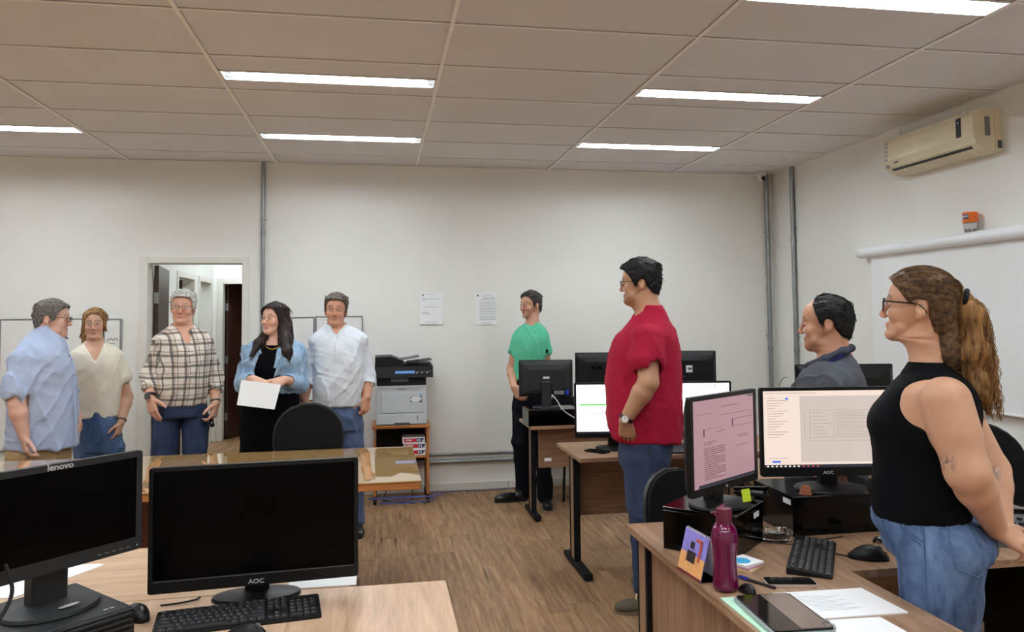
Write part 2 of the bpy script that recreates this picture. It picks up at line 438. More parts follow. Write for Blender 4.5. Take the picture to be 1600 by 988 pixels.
o1, o2 = (8.84, 9.56), (9.86, 10.5)
for a, b in ((YB + .15, o1[0]), (o1[1], o2[0]), (o2[1], CE + .1)): mb.b((CXL - .12, a, 0), (CXL, b, H))
for a, b in (o1, o2): mb.b((CXL - .12, a, 2.06), (CXL, b, H))
setp(mb.build('wall_corridor_side', 'wall_corridor'), kind='structure')
e0, e1 = -2.02, -1.2
mb = MB(); mb.b((CXL, CE, 0), (e0, CE + .12, H)); mb.b((e1, CE, 0), (CXR, CE + .12, H)); mb.b((e0, CE, 2.06), (e1, CE + .12, H)); setp(mb.build('wall_corridor_end', 'wall_corridor'), kind='structure')
setp(box('wall_corridor_right', (CXR, YB + .15, 0), (CXR + .12, CE, H), 'wall_corridor'), kind='structure')
setp(box('ceiling_corridor', (CXL - 1.5, YB + .15, H), (CXR + .12, CE + 2, H + .1), 'wall_corridor'), kind='structure')
setp(box('floor_corridor', (CXL - 1.5, YB + .15, -.12), (CXR + .12, CE + 2, 0), 'floor_plank'), kind='structure')
setp(box('wall_side_room_end', (CXL - 1.4, CE + .02, 0), (CXL - .12, CE + .12, H), 'wall_corridor'), kind='structure')
setp(box('wall_side_room', (CXL - 1.5, YB + .15, 0), (CXL - 1.4, CE + 2, H), 'wall_corridor'), kind='structure')
mb = MB(); mb.b((CXL - .2, CE + 1.9, 0), (CXR, CE + 2, H)); mb.b((CXL - .1, CE + .12, 0), (CXL, CE + 1.9, H)); mb.b((CXR - 1.1, CE + .12, 0), (CXR - 1.0, CE + 1.9, H)); setp(mb.build('wall_dark_room', 'dark_room'), kind='structure')
for n_, (a, b) in ((2, o1), (3, o2)):
    d = empty('door_%d' % n_, (CXL, a, 0), kind='structure'); w = b - a
    for nm, lo, hi in (('jamb', (-.13, -.055, 0), (.012, .008, 2.115)), ('jamb', (-.13, w - .008, 0), (.012, w + .055, 2.115)), ('header', (-.13, .008, 2.052), (.012, w - .008, 2.115))): box(nm, lo, hi, 'white_trim', d, .003)
d = empty('door_4', (e0, CE, 0), kind='structure'); w = e1 - e0
for nm, lo, hi in (('jamb', (-.065, -.015, 0), (.008, .13, 2.125)), ('jamb', (w - .008, -.015, 0), (w + .065, .13, 2.125)), ('header', (.008, -.015, 2.052), (w - .008, .13, 2.125))): box(nm, lo, hi, 'white_trim', d, .003)
l2 = empty('door_leaf', (e0 + .014, CE + .145, 0), R(-20), 'dark brown door open at the far end of the corridor', 'door')
box('panel', (0, 0, .01), (.036, .8, 2.05), 'brown_door', l2, .003)
for z in (.3, 1.05, 1.75): MB().b((-.002, -.01, z - .05), (.04, .004, z + .05), .002).build('hinge', 'steel', l2)
l3 = empty('door_leaf', (CXL - .125, o1[1] - .02, 0), R(84), 'dark brown door half seen inside the first corridor doorway', 'door')
box('panel', (0, 0, .01), (.036, .7, 2.05), 'brown_door', l3, .003); MB().b((-.002, -.01, .95), (.04, .004, 1.05), .002).build('hinge', 'steel', l3)
cl = copy_tree(FX); cl.location = (-1.1, 8.7, H - .095); setp(cl, 'added unseen light brightening the corridor beyond the open door', 'ceiling light', 'recessed fluorescent lights')  # fixture added out of view to make the corridor walls bright
cl.rotation_euler = (0, 0, R(90))
cl3 = copy_tree(FX); cl3.location = (-1.6, 10.0, H - .095); setp(cl3, 'second added unseen light brightening the far end of the corridor', 'ceiling light', 'recessed fluorescent lights')  # another unseen fixture, added for more light on the corridor walls
cl2 = copy_tree(FX); cl2.location = (CXL - .75, 10.0, H - .095); setp(cl2, 'added unseen light brightening the side room off the corridor', 'ceiling light', 'recessed fluorescent lights')  # lamp added out of sight so the side doorways are not black

# conduits on the walls: pipe with couplings and clamps
def conduit(label, a, b, r, rings, axis, mat='steel'):
    o = empty('conduit', a, 0, label, 'conduit'); d = Vector(b) - Vector(a)
    MB().cyl((0, 0, 0), d, r, 14).build('pipe', mat, o)
    u = d.normalized()
    for t in rings:
        p = u * t; MB().cyl(p - u * .022, p + u * .022, r + .004, 14).build('coupling', mat, o)
        q = p + u * .12
        mb = MB(); s = Vector(axis); side = u.cross(s)
        mb.tube([q + side * (r + .012) + s * (r + .001), q + side * (r + .003) + s * (r * .9), q + side * (r * .7) - s * (r * .75), q - s * (r + .003), q - side * (r * .7) - s * (r * .75), q - side * (r + .003) + s * (r * .9), q - side * (r + .012) + s * (r + .001)], .004, 6); mb.build('clamp', mat, o)
    return o
conduit('vertical steel conduit on the back wall beside the open door', (-1.012, YB - .02, .0), (-1.012, YB - .02, H), .0165, (1.45, 2.35), (0, 1, 0))
conduit('vertical steel conduit in the corner under the ceiling camera', (3.83, YB - .024, 0), (3.83, YB - .024, H), .021, (1.25, 2.28), (0, 1, 0))
conduit('vertical steel conduit on the right wall next to the corner', (XR - .024, 6.72, 0), (XR - .024, 6.72, H), .021, (1.25, 2.28), (1, 0, 0))
conduit('upper thin horizontal conduit low on the back wall', (-1.0, YB - .014, .332), (3.8, YB - .014, .332), .011, (.9, 2.6), (0, 1, 0), 'steel')
conduit('lower thick horizontal conduit low on the back wall', (-1.0, YB - .024, .268), (3.8, YB - .024, .268), .021, (.7, 2.4), (0, 1, 0), 'steel')

# dome camera in the corner
dc = empty('security_camera', (3.74, YB - .09, H), 0, 'small white dome security camera at the ceiling corner', 'camera')
MB().lathe([(.052, 0), (.052, -.018), (.046, -.022)], n=24).build('base', 'white_metal', dc)
MB().sphere((0, -.008, -.045), .042, 18).build('ball', 'white_metal', dc)
MB().cyl((0, -.045, -.06), (-.002, -.056, -.066), .021, 18).build('lens', 'black_gloss', dc)

# notices on the wall
def notice(x, z, label, lines, curl):
    o = empty('paper_notice', (x, YB - .002, z), 0, label, 'paper', 'sheets taped to the back wall')
    mb = MB(); n = 8; w, h = .207, .294
    rings = []
    for k in range(n + 1):
        v = k / n; zz = -v * h; yy = -.002 - curl * max(0, v - .6) ** 2
        rings.append([(0, yy, zz), (w, yy - curl * .15 * max(0, v - .7), zz), (w, yy - curl * .15 * max(0, v - .7) + .0008, zz), (0, yy + .0008, zz)])
    mb.loops(rings); mb.build('sheet', 'paper', o)
    mb = MB()
    for x0, x1, v in lines: mb.b((x0 * w, -.0042 - curl * max(0, v - .6) ** 2 * 1.02, -v * h - .0022), (x1 * w, -.0030 - curl * max(0, v - .6) ** 2 * 1.02, -v * h + .0012))
    setp(mb.build('print', 'ink_light', o), kind='stuff')
    MB().cyl((.028, -.0045, -.025), (.028, -.003, -.025), .0085, 12).build('crest', 'ink', o)
notice(.376, 1.816, 'white notice with few printed lines on the back wall, left of the pair', [(.3, .7, .06), (.12, .9, .2), (.1, .28, .24), (.24, .8, .46), (.1, .4, .63), (.1, .5, .68), (.2, .8, .93)], .05)
notice(.886, 1.808, 'white notice full of printed lines on the back wall, right of the pair', [(.3, .75, .06), (.32, .9, .14), (.32, .92, .18), (.2, .9, .22)] + [(.2, .95, .3 + .05 * k) for k in range(12)] + [(.3, .75, .95)], .02)

# white boards
def board(label, x0, x1, z0, z1, dy=.02):
    o = empty('white_board', (x0, YB, z0), 0, label, 'white board'); w, h = x1 - x0, z1 - z0
    box('surface', (.004, -dy, .004), (w - .004, -.002, h - .004), 'white_metal', o)
    for nm, lo, hi in (('frame_rail', (0, -dy - .004, 0), (w, -.001, .012)), ('frame_rail', (0, -dy - .004, h - .012), (w, -.001, h)), ('frame_stile', (0, -dy - .004, .012), (.01, -.001, h - .012)), ('frame_stile', (w - .01, -dy - .004, .012), (w, -.001, h - .012))):
        box(nm, lo, hi, 'steel', o, .002)
    return o
board('wide white board behind the older man in the blue shirt', -3.13, -2.325, .5, 1.605)
o = board('grey-white planner board with small red print behind the woman in the cream top', -2.32, -2.18, .75, 1.6)
mb = MB()
for k in range(3): mb.b((.03 + k * .032, -.0215, .585), (.055 + k * .032, -.0195, .6))
setp(mb.build('red_print', 'ink_red', o), kind='stuff')
mb = MB()
for k in range(7): mb.b((.03 + k * .013, -.0215, .66 + (k % 3) * .006), (.038 + k * .013, -.0195, .672 + (k % 3) * .006))
mb.b((.05, -.0215, .635), (.09, -.0195, .64)); setp(mb.build('print', 'ink', o), kind='stuff')
board('narrow white board between the woman in denim and the wall conduit', -.80, -.565, .85, 1.6)
board('white board behind the man in the white shirt', -.555, -.14, .85, 1.605)

# projector screen on the right wall and a cut bottle standing on its case
ps = empty('projector_screen', (XR - .06, 0, 2.07), 0, 'pulled-down white projector screen on the right wall', 'screen')
MB().tube([(0, 5.62, 0), (0, 2.6, 0)], .042, 20).build('case', 'tube_white', ps)
for y in (5.635, 2.585): MB().cyl((0, y - .015, 0), (0, y + .015, 0), .045, 20).build('end_cap', 'white_metal', ps)
box('cloth', (.02, 2.66, -1.12), (.0225, 5.54, -.02), 'screen_white', ps)
MB().tube([(.021, 5.55, -1.125), (.021, 2.65, -1.125)], .011, 10).build('bottom_bar', 'white_metal', ps)
fb = empty('cut_bottle', (XR - .062, 4.46, 2.112), 0, 'cut-down clear bottle with an orange label on top of the screen case', 'bottle')
MB().lathe([(.022, 0), (.034, .003), (.038, .012), (.04, .03), (.042, .06), (.043, .128)], n=20).build('bottle_base', 'bottle_clear', fb)
for k in range(5): MB().sphere((.024 * math.cos(k * 1.257), .024 * math.sin(k * 1.257), .008), .013, 8).build('foot', 'bottle_clear', fb)
MB().lathe([(.0436, .06), (.0442, .062), (.0446, .126), (.044, .128)], n=28, cap=False).build('label_band', 'orange_label', fb)
MB().box((-.043, -.012, .098), (.004, .042, .03), .001).build('badge', 'navy_ink', fb)
text('lettering', 'FANTA', .019, 'label_white', fb, (-.0458, -.012, .098), (R(90), 0, R(-90)), bold=.0004)
mb = MB()
for k in range(5): mb.box((-.0405 + .002 * abs(k - 2) * 0, .006 + k * .006 - .0, .08 + .014 * (k % 2)), (.006, .004, .01))
setp(mb.build('label_print', 'label_white', fb), kind='stuff')

# air conditioner on the right wall
ac = empty('air_conditioner', (XR, 4.24, 2.60), 0, 'cream split air conditioner high on the right wall', 'air conditioner')
AL = .88
prof = [(0, .0), (-.06, -.004), (-.13, .012), (-.185, .05), (-.205, .1), (-.205, .22), (-.19, .262), (-.15, .278), (0, .278)]
mb = MB(); mb.loops([[(x, y, z) for x, z in prof] for y in (0, .012, AL - .012, AL)])
mb.build('casing', 'ac_beige', ac, smooth=False)
box('side_cap', (-.052, -.004, .004), (0, 0.0, .276), 'ac_beige', ac, .001)
mb = MB(); mb.loops([[(-.07 + dx, y, -.0015 + dz) for dx, dz in ((0, 0), (-.1, .035), (-.103, .048), (-.01, .016))] for y in (.06, AL - .05)]); mb.build('outlet', 'ac_dark', ac)
mb = MB(); mb.loops([[(-.085 + dx, y, -.004 + dz) for dx, dz in ((0, 0), (-.06, .02), (-.061, .025), (-.001, .005))] for y in (.07, AL - .06)]); mb.build('flap', 'ac_beige', ac)
for k in range(3): box('flap_clip', (-.155, .15 + k * .28, .012), (-.13, .156 + k * .28, .03), 'white_metal', ac)
box('display', (-.2065, .10, .11), (-.203, .145, .235), 'ac_dark', ac, .001)
box('sticker', (-.207, .05, .245), (-.19, .09, .275), 'label_white', ac, .001)
box('display_light', (-.208, .118, .2), (-.206, .128, .21), 'label_white', ac)
box('spec_label', (-.12, -.0055, .1), (-.085, -.003, .22), 'printer_line', ac); box('remote_cradle', (-.035, -.012, .02), (-.008, -.003, .07), 'steel_dark', ac, .002)
mb = MB()
for k in range(5): mb.b((-.2068, AL - .055, .1 + k * .03), (-.204, AL - .02, .118 + k * .03))
setp(mb.build('energy_label', 'ink_light', ac), kind='stuff')
MB().cyl((-.2065, AL - .045, .06), (-.195, AL - .045, .06), .013, 12).build('round_sticker', 'ink_light', ac)
box('maker_mark', (-.2065, AL - .16, .07), (-.203, AL - .12, .08), 'ink', ac, .001)
MB().cyl((-.03, AL + .002, .2), (-.03, AL + .04, .37), .012, 8).build('drain_pipe', 'label_white', ac)
# ================================================================== FURNITURE
DZ = .74
def desk(label, x0, x1, y0, y1, top='desk_wood_x', legs=(), panel=None, group='wood-topped office desks'):
    """straight desk: top, panel columns with black feet, modesty panel"""
    o = empty('office_desk', ((x0 + x1) / 2, (y0 + y1) / 2, 0), 0, label, 'desk', group); w, d = x1 - x0, y1 - y0
    box('desktop', (-w / 2, -d / 2, DZ - .025), (w / 2, d / 2, DZ), top, o, .002)
    for sx in legs:
        x = sx * (w / 2 - .06); c = MB(); yb = d / 2 - .19
        c.b((x - .016, yb - .085, .05), (x + .016, yb + .005, DZ - .026)); col = c.build('leg_column', 'panel_wood_z', o)
        for yy in (yb - .1, yb + .0): box('column_post', (x - .02, yy, .04), (x + .02, yy + .02, DZ - .025), 'black_matte', col, .002)
        box('foot', (x - .028, -d / 2 + .06, .012), (x + .028, d / 2 - .03, .045), 'black_matte', o, .006, 2)
        for yy in (-d / 2 + .085, d / 2 - .06): MB().cyl((x, yy, 0), (x, yy, .014), .016, 10).build('glide', 'rubber', o)
        box('support_arm', (x - .018, -d / 2 + .12, DZ - .05), (x + .018, d / 2 - .08, DZ - .0255), 'black_matte', o, .003)
    if panel: box('modesty_panel', (-w / 2 + .085, panel[0], panel[1]), (w / 2 - .085, panel[0] + .016, DZ - .0255), 'panel_wood', o, .001)
    return o
# desks seen from the front left
dl = desk('pale wood desk in the left foreground carrying the large blank monitor', -2.1, .212, 1.72, 2.518, 'desk_pale', (1, -1))
df = desk('pale wood desk behind the blank monitors, butted to the front desk', -2.1, -.09, 2.523, 3.09, 'desk_pale_x', (-1,))
# desks on the right
dA = desk('brown desk beside the red-shirted man, with a phone on its corner', 1.172, 2.75, 4.47, 5.07, 'desk_wood_x', (-1, 1), (.12, .30))
dB = desk('brown desk by the back wall with monitors seen from behind', 1.15, 2.9, 5.84, 6.34, 'desk_wood_x', (-1, 1), (-.12, .40))
box('asset_tag', (-.745, -.1225, .45), (-.69, -.1195, .475), 'label_white', dB)
dE = desk('brown desk half hidden behind the cream-coloured screen', 1.88, 2.85, 3.72, 4.26, 'desk_wood_x', (1, -1))
# corner desk in the right foreground: one L-shaped top
o = empty('corner_desk', (.985, 2.34, 0), 0, 'brown L-shaped desk in the right foreground with the purple bottle', 'desk', 'wood-topped office desks')
poly = [(0, -1.2), (.535, -1.2), (.535, 0), (1.75, 0), (1.75, .70), (0, .70)]
MB().prism(poly, DZ - .025, DZ).build('desktop', 'desk_wood', o)
box('modesty_panel', (.05, -1.1, .33), (.066, .56, DZ - .0255), 'panel_wood_z', o, .001)
for yy in (.60, -1.12):
    c = box('leg_column', (.03, yy - .035, .05), (.095, yy + .035, DZ - .026), 'panel_wood_z', o)
    for q in (-.055, .035): box('column_post', (.03, yy + q, .04), (.095, yy + q + .02, DZ - .0255), 'black_matte', c, .002)
    box('foot', (.03, yy - .028, .012), (.5, yy + .028, .045), 'black_matte', o, .006, 2)
    for q in (.06, .46): MB().cyl((q, yy, 0), (q, yy, .014), .016, 10).build('glide', 'rubber', o)
box('side_panel', (1.55, .05, .0), (1.568, .62, DZ - .0255), 'black_matte', o, .001)
box('back_panel', (.1, .63, .33), (1.55, .646, DZ - .0255), 'panel_wood', o, .001)

# meeting table with a glass sheet over brown veneer
tb = empty('meeting_table', (-1.17, 4.60, 0), 0, 'long table with a glossy glass-covered top in front of the group', 'table')
hw, hd = 1.385, .54
box('tabletop', (-hw, -hd, .695), (hw, hd, .733), 'orange_wood', tb, .003)
box('glass_sheet', (-hw - .004, -hd - .004, .7335), (hw + .004, hd + .004, .741), 'table_sheet', tb, .0015)
for x in (-hw + .2, -.05 + .35): 
    box('end_panel', (x - .02, -hd + .22, .02), (x + .02, hd - .2, .694), 'red_wood', tb, .002)
    for yy in (-hd + .27, hd - .25): MB().cyl((x, yy, 0), (x, yy, .022), .018, 10).build('glide', 'rubber', tb)
box('modesty_panel', (-hw + .221, -.06, .2), (.279, -.04, .694), 'red_wood', tb, .002)

# ------------------------------------------------------------------ chairs
def shell(w, h, t, curve, mat_b, parent, name='backrest', z0=0, y0=0, top=.45, lean=.12, mat_pad=None):
    """rounded back shell, concave towards -Y"""
    def outline(v):       # half width at height v (0 to 1)
        e = 1 - top
        return w / 2 * (.80 + .2 * min(1, v / .45)) * (1 if v < e else math.sqrt(max(0, 1 - ((v - e) / top) ** 2.3)))
    rows, cols = 16, 12
    def pt(u, v, off): 
        x = outline(v) * u; return (x, y0 + lean * (v - .1) * h - curve * (x / (w / 2)) ** 2 + off, z0 + v * h)
    mb = MB(); V = [[], []]
    for k, off in enumerate((0, t)):
        for i in range(rows + 1):
            v = i / rows if i < rows else .992
            V[k].append([mb.bm.verts.new(pt(-1 + 2 * j / cols, v, off)) for j in range(cols + 1)])
    for k in (0, 1):
        for i in range(rows):
            for j in range(cols):
                f = (V[k][i][j], V[k][i][j + 1], V[k][i + 1][j + 1], V[k][i + 1][j]); mb.bm.faces.new(f if k == 0 else f[::-1])
    rim = [(0, j) for j in range(cols)] + [(i, cols) for i in range(rows)] + [(rows, cols - j) for j in range(cols)] + [(rows - i, 0) for i in range(rows)]
    for (a, b), (c, d) in zip(rim, rim[1:] + rim[:1]): mb.bm.faces.new((V[0][a][b], V[1][a][b], V[1][c][d], V[0][c][d]))
    mb.sm = True
    return mb.build(name, mat_b, parent)
def office_chair(loc, rz, label, seat_z=.45, back_h=.48, back_w=.45, legs='swivel', zb=None, mat='chair_shell'):
    """faces -Y; seat, back pad, back shell, arm bar, base"""
    o = empty('office_chair', loc, rz, label, 'chair', 'black office chairs')
    zb = zb or seat_z + .12
    sp = MB(); sp.loops([[(x * s, y * s, z) for x, y in rrect(.46, .45, .12)] for s, z in ((.9, seat_z - .05), (1, seat_z - .03), (1, seat_z), (.93, seat_z + .022), (.6, seat_z + .028))]); sp.sm = True; sp.build('seat', 'chair_fabric', o)
    b = shell(back_w, back_h, .028, .055, mat, o, 'back_shell', zb, .21)
    shell(back_w * .95, back_h * .96, .02, .052, 'chair_fabric', o, 'back_pad', zb + .01, .189)
    MB().tube(bez([(0, .12, seat_z - .06), (0, .26, seat_z - .05), (0, .285, zb), (0, .27, zb + .14)], 6), .019, 8).build('back_bar', 'black_plastic', o)
    if legs == 'swivel':
        MB().cyl((0, 0, .11), (0, 0, seat_z - .05), .026, 14).build('gas_column', 'black_plastic', o)
        for k in range(5):
            a = k * 2 * PI / 5 + .3; c, s = math.cos(a), math.sin(a)
            MB().tube([(0, 0, .13), (.14 * c, .14 * s, .11), (.28 * c, .28 * s, .085)], [.026, .021, .015], 8).build('leg', 'black_plastic', o)
            for q in (-.016, .016): MB().cyl((.28 * c - s * (q - .008), .28 * s + c * (q - .008), .03), (.28 * c - s * (q + .008), .28 * s + c * (q + .008), .03), .03, 14).build('caster', 'rubber', o)
    else:
        for sx in (-1, 1):
            for sy, tx in ((-1, .03), (1, .05)): MB().tube([(sx * .17, sy * .16, seat_z - .04), (sx * (.17 + tx), sy * (.16 + tx), .0)], .0115, 8).build('leg', 'black_matte', o)
        for sx in (-1, 1): MB().cyl((sx * .18, -.16, seat_z - .055), (sx * .18, .16, seat_z - .055), .01, 8).build('seat_rail', 'black_matte', o)
    return o
office_chair((-.452, 5.06, 0), R(0), 'charcoal office chair pushed up behind the long glossy table', back_w=.45, zb=.55, back_h=.475)
office_chair((1.475, 3.40, 0), R(12), 'black chair whose rounded back rises beside the red-shirted man’s legs', back_w=.40, zb=.43, back_h=.40)
office_chair((2.93, 3.30, 0), R(-14), 'black chair behind the ponytailed woman at the right edge', back_w=.50, zb=.53, back_h=.50)
office_chair((1.72, 6.72, 0), R(10), 'black chair with thin tube legs by the back-wall desk', legs='four', zb=.50, back_h=.36)

# ------------------------------------------------------------------ monitors
def monitor(loc, rz, label, w, h, zc, mat='black_plastic', bez_=.014, chin=.03, screen='dark_panel', base=(.125, .1), tilt=0, thick=.022, logo=None, back_logo=None, bulge=.03, neck_w=.07, base_mat=None):
    """screen faces -Y; loc is the middle of the foot, zc the height of the panel's lower edge above it"""
    o = empty('computer_monitor', loc, rz, label, 'monitor', 'computer monitors')
    pz = zc + h / 2
    f = MB(); outer = rrect(w, h, .008, 3, 0, pz); iw, ih = w - 2 * bez_, h - bez_ - chin; icz = zc + chin + ih / 2
    inner = rrect(iw, ih, .002, 3, 0, icz)
    P = lambda ring, y: [(x, y, z) for x, z in ring]
    f.loops([P(inner, -.006), P(inner, -.0115), P(outer, -.0115), P(outer, .008)], cap=False)
    f.bm.faces.new([f.bm.verts.new(p) for p in P(outer, .008)])
    f.build('bezel', mat, o)
    sc = MB(); sc.prism(inner, -.0075, -.004, 'XZ'); s_ = sc.build('screen', screen, o)
    bk = MB(); br = [rrect(w - .01, h - .01, .01, 3, 0, pz), rrect(w - .05, h - .06, .02, 3, 0, pz - .005), rrect(w - .16, h - .13, .03, 3, 0, pz - .01)]
    bk.loops([P(br[0], .007), P(br[0], .012), P(br[1], .012 + bulge * .7), P(br[2], .012 + bulge)]); bk.build('back_cover', mat, o)
    nk = MB(); nk.b((-neck_w / 2, .01 + bulge * .4, .008), (neck_w / 2, .04 + bulge, pz - .02), .006); nk.build('neck', mat, o)
    MB().lathe([(base[0] * .98, 0), (base[0], .004), (base[0] * .97, .012), (base[0] * .55, .017), (.03, .02)], (0, .02, 0), 36, 1, base[1] / base[0]).build('foot', base_mat or mat, o)
    if logo: text('logo', logo[0], logo[1], 'logo_silver', o, (logo[2], -.0118, logo[3]), bold=.0004, sx=1.15)
    if back_logo: text('logo', back_logo, .045, 'black_gloss', o, (.11, .0435 + bulge * 0, pz + .06), (R(90), 0, R(180)), bold=.001)
    return o, s_, (iw, ih, icz)
def rects(parent, name, mat, items, iw, ih, icz, y=-.0079):
    """flat print on a screen: items are (x0, x1, y0, y1) in 0..1 of the picture, y down"""
    mb = MB()
    for x0, x1, v0, v1 in items: mb.b(((x0 - .5) * iw, y - .0003, icz + (.5 - v1) * ih), ((x1 - .5) * iw, y, icz + (.5 - v0) * ih))
    return setp(mb.build(name, mat, parent), kind='stuff' if len(items) > 1 else None)
# left foreground
m1, s1, d1 = monitor((-.815, 2.185, .84), R(48), 'switched-off dark grey monitor at the left edge standing on a small computer', .452, .272, .103, 'charcoal', .017, .034, base=(.118, .098), logo=None, neck_w=.09, base_mat='charcoal')
text('logo', 'lenovo', .022, 'logo_silver', m1, (.0, -.0118, .103 + .272 - .008), bold=.0005, sx=1.1)
for k in range(5): MB().b((.10 + k * .02, -.0125, .114), (.112 + k * .02, -.0112, .117)).build('button', 'grey_plastic', m1)
MB().cyl((.212, -.0125, .116), (.212, -.011, .116), .0017, 8).build('power_light', 'label_white', m1)
mb = MB(); mb.lathe([(.020, .0185), (.020, .0205), (.017, .0206)], (.01, -.045, 0), 20, 1.3, .35); mb.build('badge', 'logo_silver', m1)
m2, s2, d2 = monitor((-.362, 2.462, DZ), R(5), 'large switched-off black monitor in the left foreground', .60, .363, .045, 'black_plastic', .012, .037, base=(.13, .07), logo=('AOC', .018, 0, .045 + .012))
box('silver_line', (-.285, -.0125, .045 + .0335), (.285, -.0113, .045 + .0355), 'logo_grey', m2)
# right foreground
m3, s3, d3 = monitor((1.235, 2.66, .89), R(34.5), 'monitor with a pink-tinted document, turned aside on the first black riser', .455, .345, .062, 'black_plastic', .016, .026, 'screen_pink', base=(.125, .105))
L_ = []
for k in range(16): L_.append((.17, .17 + (.33 if k % 5 != 4 else .2), .56 + k * .0235, .567 + k * .0235))
L_ += [(.45, .72, .10, .106), (.05, .3, .16, .164), (.42, .95, .20, .204), (.62, .96, .27, .275), (.62, .64, .27, .36), (.62, .96, .36, .364), (.36, .52, .385, .39), (.7, .9, .48, .486), (.74, .88, .5, .505), (.7, .9, .6, .606), (.16, .36, .49, .496), (.17, .3, .51, .516), (.16, .18, .34, .42), (.16, .45, .34, .343)]
rects(s3, 'screen_text', 'ui_text_pink', L_, *d3); rects(s3, 'taskbar', 'ui_taskbar', [(.08, 1, .965, .998)], *d3); rects(s3, 'window_buttons', 'ui_dark', [(.9, .99, .012, .03)], *d3)
text('logo', 'hp', .014, 'logo_silver', m3, (0, -.0118, .075), bold=.0003)
m4, s4, d4 = monitor((1.752, 2.80, .89), R(-8.5), 'wide monitor with a cream web page beside the ponytailed woman', .565, .345, .058, 'black_plastic', .013, .034, 'screen_cream', base=(.14, .11), logo=('AOC', .016, -.02, .058 + .014))
rects(s4, 'document_area', 'screen_grey', [(.27, .88, .07, .93)], *d4)
rects(s4, 'page_lines', 'ui_line', [(.34, .86, .25, .254), (.34, .344, .25, .66), (.3, .303, .25, .62), (.34, .86, .655, .66), (.515, .518, .25, .64)] + [(.53, .53 + .2 + .09 * ((k * 7) % 4), .27 + k * .03, .277 + k * .03) for k in range(12)] + [(.36, .36 + .08 + .02 * ((k * 5) % 4), .29 + k * .045, .297 + k * .045) for k in range(8)], *d4, y=-.0083)
rects(s4, 'menu_text', 'ui_text', [(.03, .03 + .06 + .03 * ((k * 3) % 4), .09 + k * .034, .096 + k * .034) for k in range(16)] + [(.02, .4, .028, .033), (.03, .18, .875, .88)], *d4)
rects(s4, 'blue_button', 'ui_blue', [(.06, .12, .91, .935), (.165, .185, .09, .115)], *d4); rects(s4, 'taskbar', 'ui_taskbar', [(0, 1, .962, 1)], *d4)
rects(s4, 'tab_marks', 'ui_rose', [(.88, .99, .025, .05)], *d4)
rects(s4, 'taskbar_icons', 'ui_pale', [(.02 + k * .032, .033 + k * .032, .972, .99) for k in range(8)], *d4, y=-.0083); rects(s4, 'taskbar_marks', 'ui_red', [(.28 + k * .035, .293 + k * .035, .972, .99) for k in range(4)], *d4, y=-.0083)
# desk A: two bright screens
m5, s5, d5 = monitor((1.468, 4.735, DZ), R(-9), 'bright monitor with green table rows left of the red-shirted man', .50, .345, .075, 'black_plastic', .012, .028, 'screen_bright', base=(.12, .1))
rects(s5, 'green_rows', 'ui_green', [(.04, .9, .40, .425), (.06, .5, .43, .44)], *d5); rects(s5, 'teal_rows', 'ui_teal', [(.04, .9, .58, .588), (.04, .9, .61, .615), (.04, .9, .86, .868), (.04, .9, .9, .906)], *d5)
rects(s5, 'pale_rows', 'ui_line', [(.05, .95, .27, .274), (.05, .8, .2, .203)], *d5); rects(s5, 'taskbar', 'ui_taskbar', [(0, 1, .965, 1)], *d5)
m6, s6, d6 = monitor((1.972, 4.69, DZ), R(-9), 'bright white monitor showing right of the red-shirted man', .50, .345, .075, 'black_plastic', .012, .028, 'screen_bright', base=(.12, .1))
rects(s6, 'pale_rows', 'ui_line', [(.05, .95, .1 + .07 * k, .103 + .07 * k) for k in range(12)], *d6); rects(s6, 'marks', 'ui_dark', [(.8, .815, .05, .07)], *d6); rects(s6, 'taskbar', 'ui_taskbar', [(0, 1, .965, 1)], *d6)
# desk B: three seen from behind
m7, _, d7 = monitor((1.30, 5.98, .865), R(180 - 7), 'small monitor seen from behind on a black box, in front of the green shirt', .425, .285, .09, 'charcoal', base=(.11, .09), bulge=.035)
box('asset_tag', (-.025, .0475, .23), (.025, .0495, .247), 'label_white', m7)
box('port_panel', (-.14, .035, .105), (-.06, .046, .135), 'steel', m7, .001); MB().b((-.175, .042, .1), (-.15, .068, .14), .004).build('video_plug', 'blue_plug', m7)
for a in (-.06, .06):
    for b in (.18, .29): MB().cyl((a, .046, b), (a, .0485, b), .003, 8).build('screw', 'black_matte', m7)
m8, _, d8 = monitor((1.83, 5.98, DZ), R(180 - 9), 'large monitor seen from behind, left of the red-shirted man', .565, .36, .19, 'black_plastic', base=(.13, .1), bulge=.03, back_logo='AOC')
m9, _, d9 = monitor((2.40, 5.93, DZ), R(180 - 14), 'large monitor seen from behind with a small white label, right of the red shirt', .565, .36, .195, 'black_plastic', base=(.13, .1), bulge=.03)
box('asset_tag', (-.09, .0425, .385), (-.04, .0445, .44), 'label_white', m9); box('tag_code', (-.085, .0443, .405), (-.055, .0452, .422), 'ink', m9)
# beyond the grey polo
m10, _, d10 = monitor((2.56, 3.95, DZ), R(180 - 10), 'black monitor seen from behind between the grey polo and the ponytailed woman', .54, .345, .215, 'black_plastic', base=(.13, .1), bulge=.03)
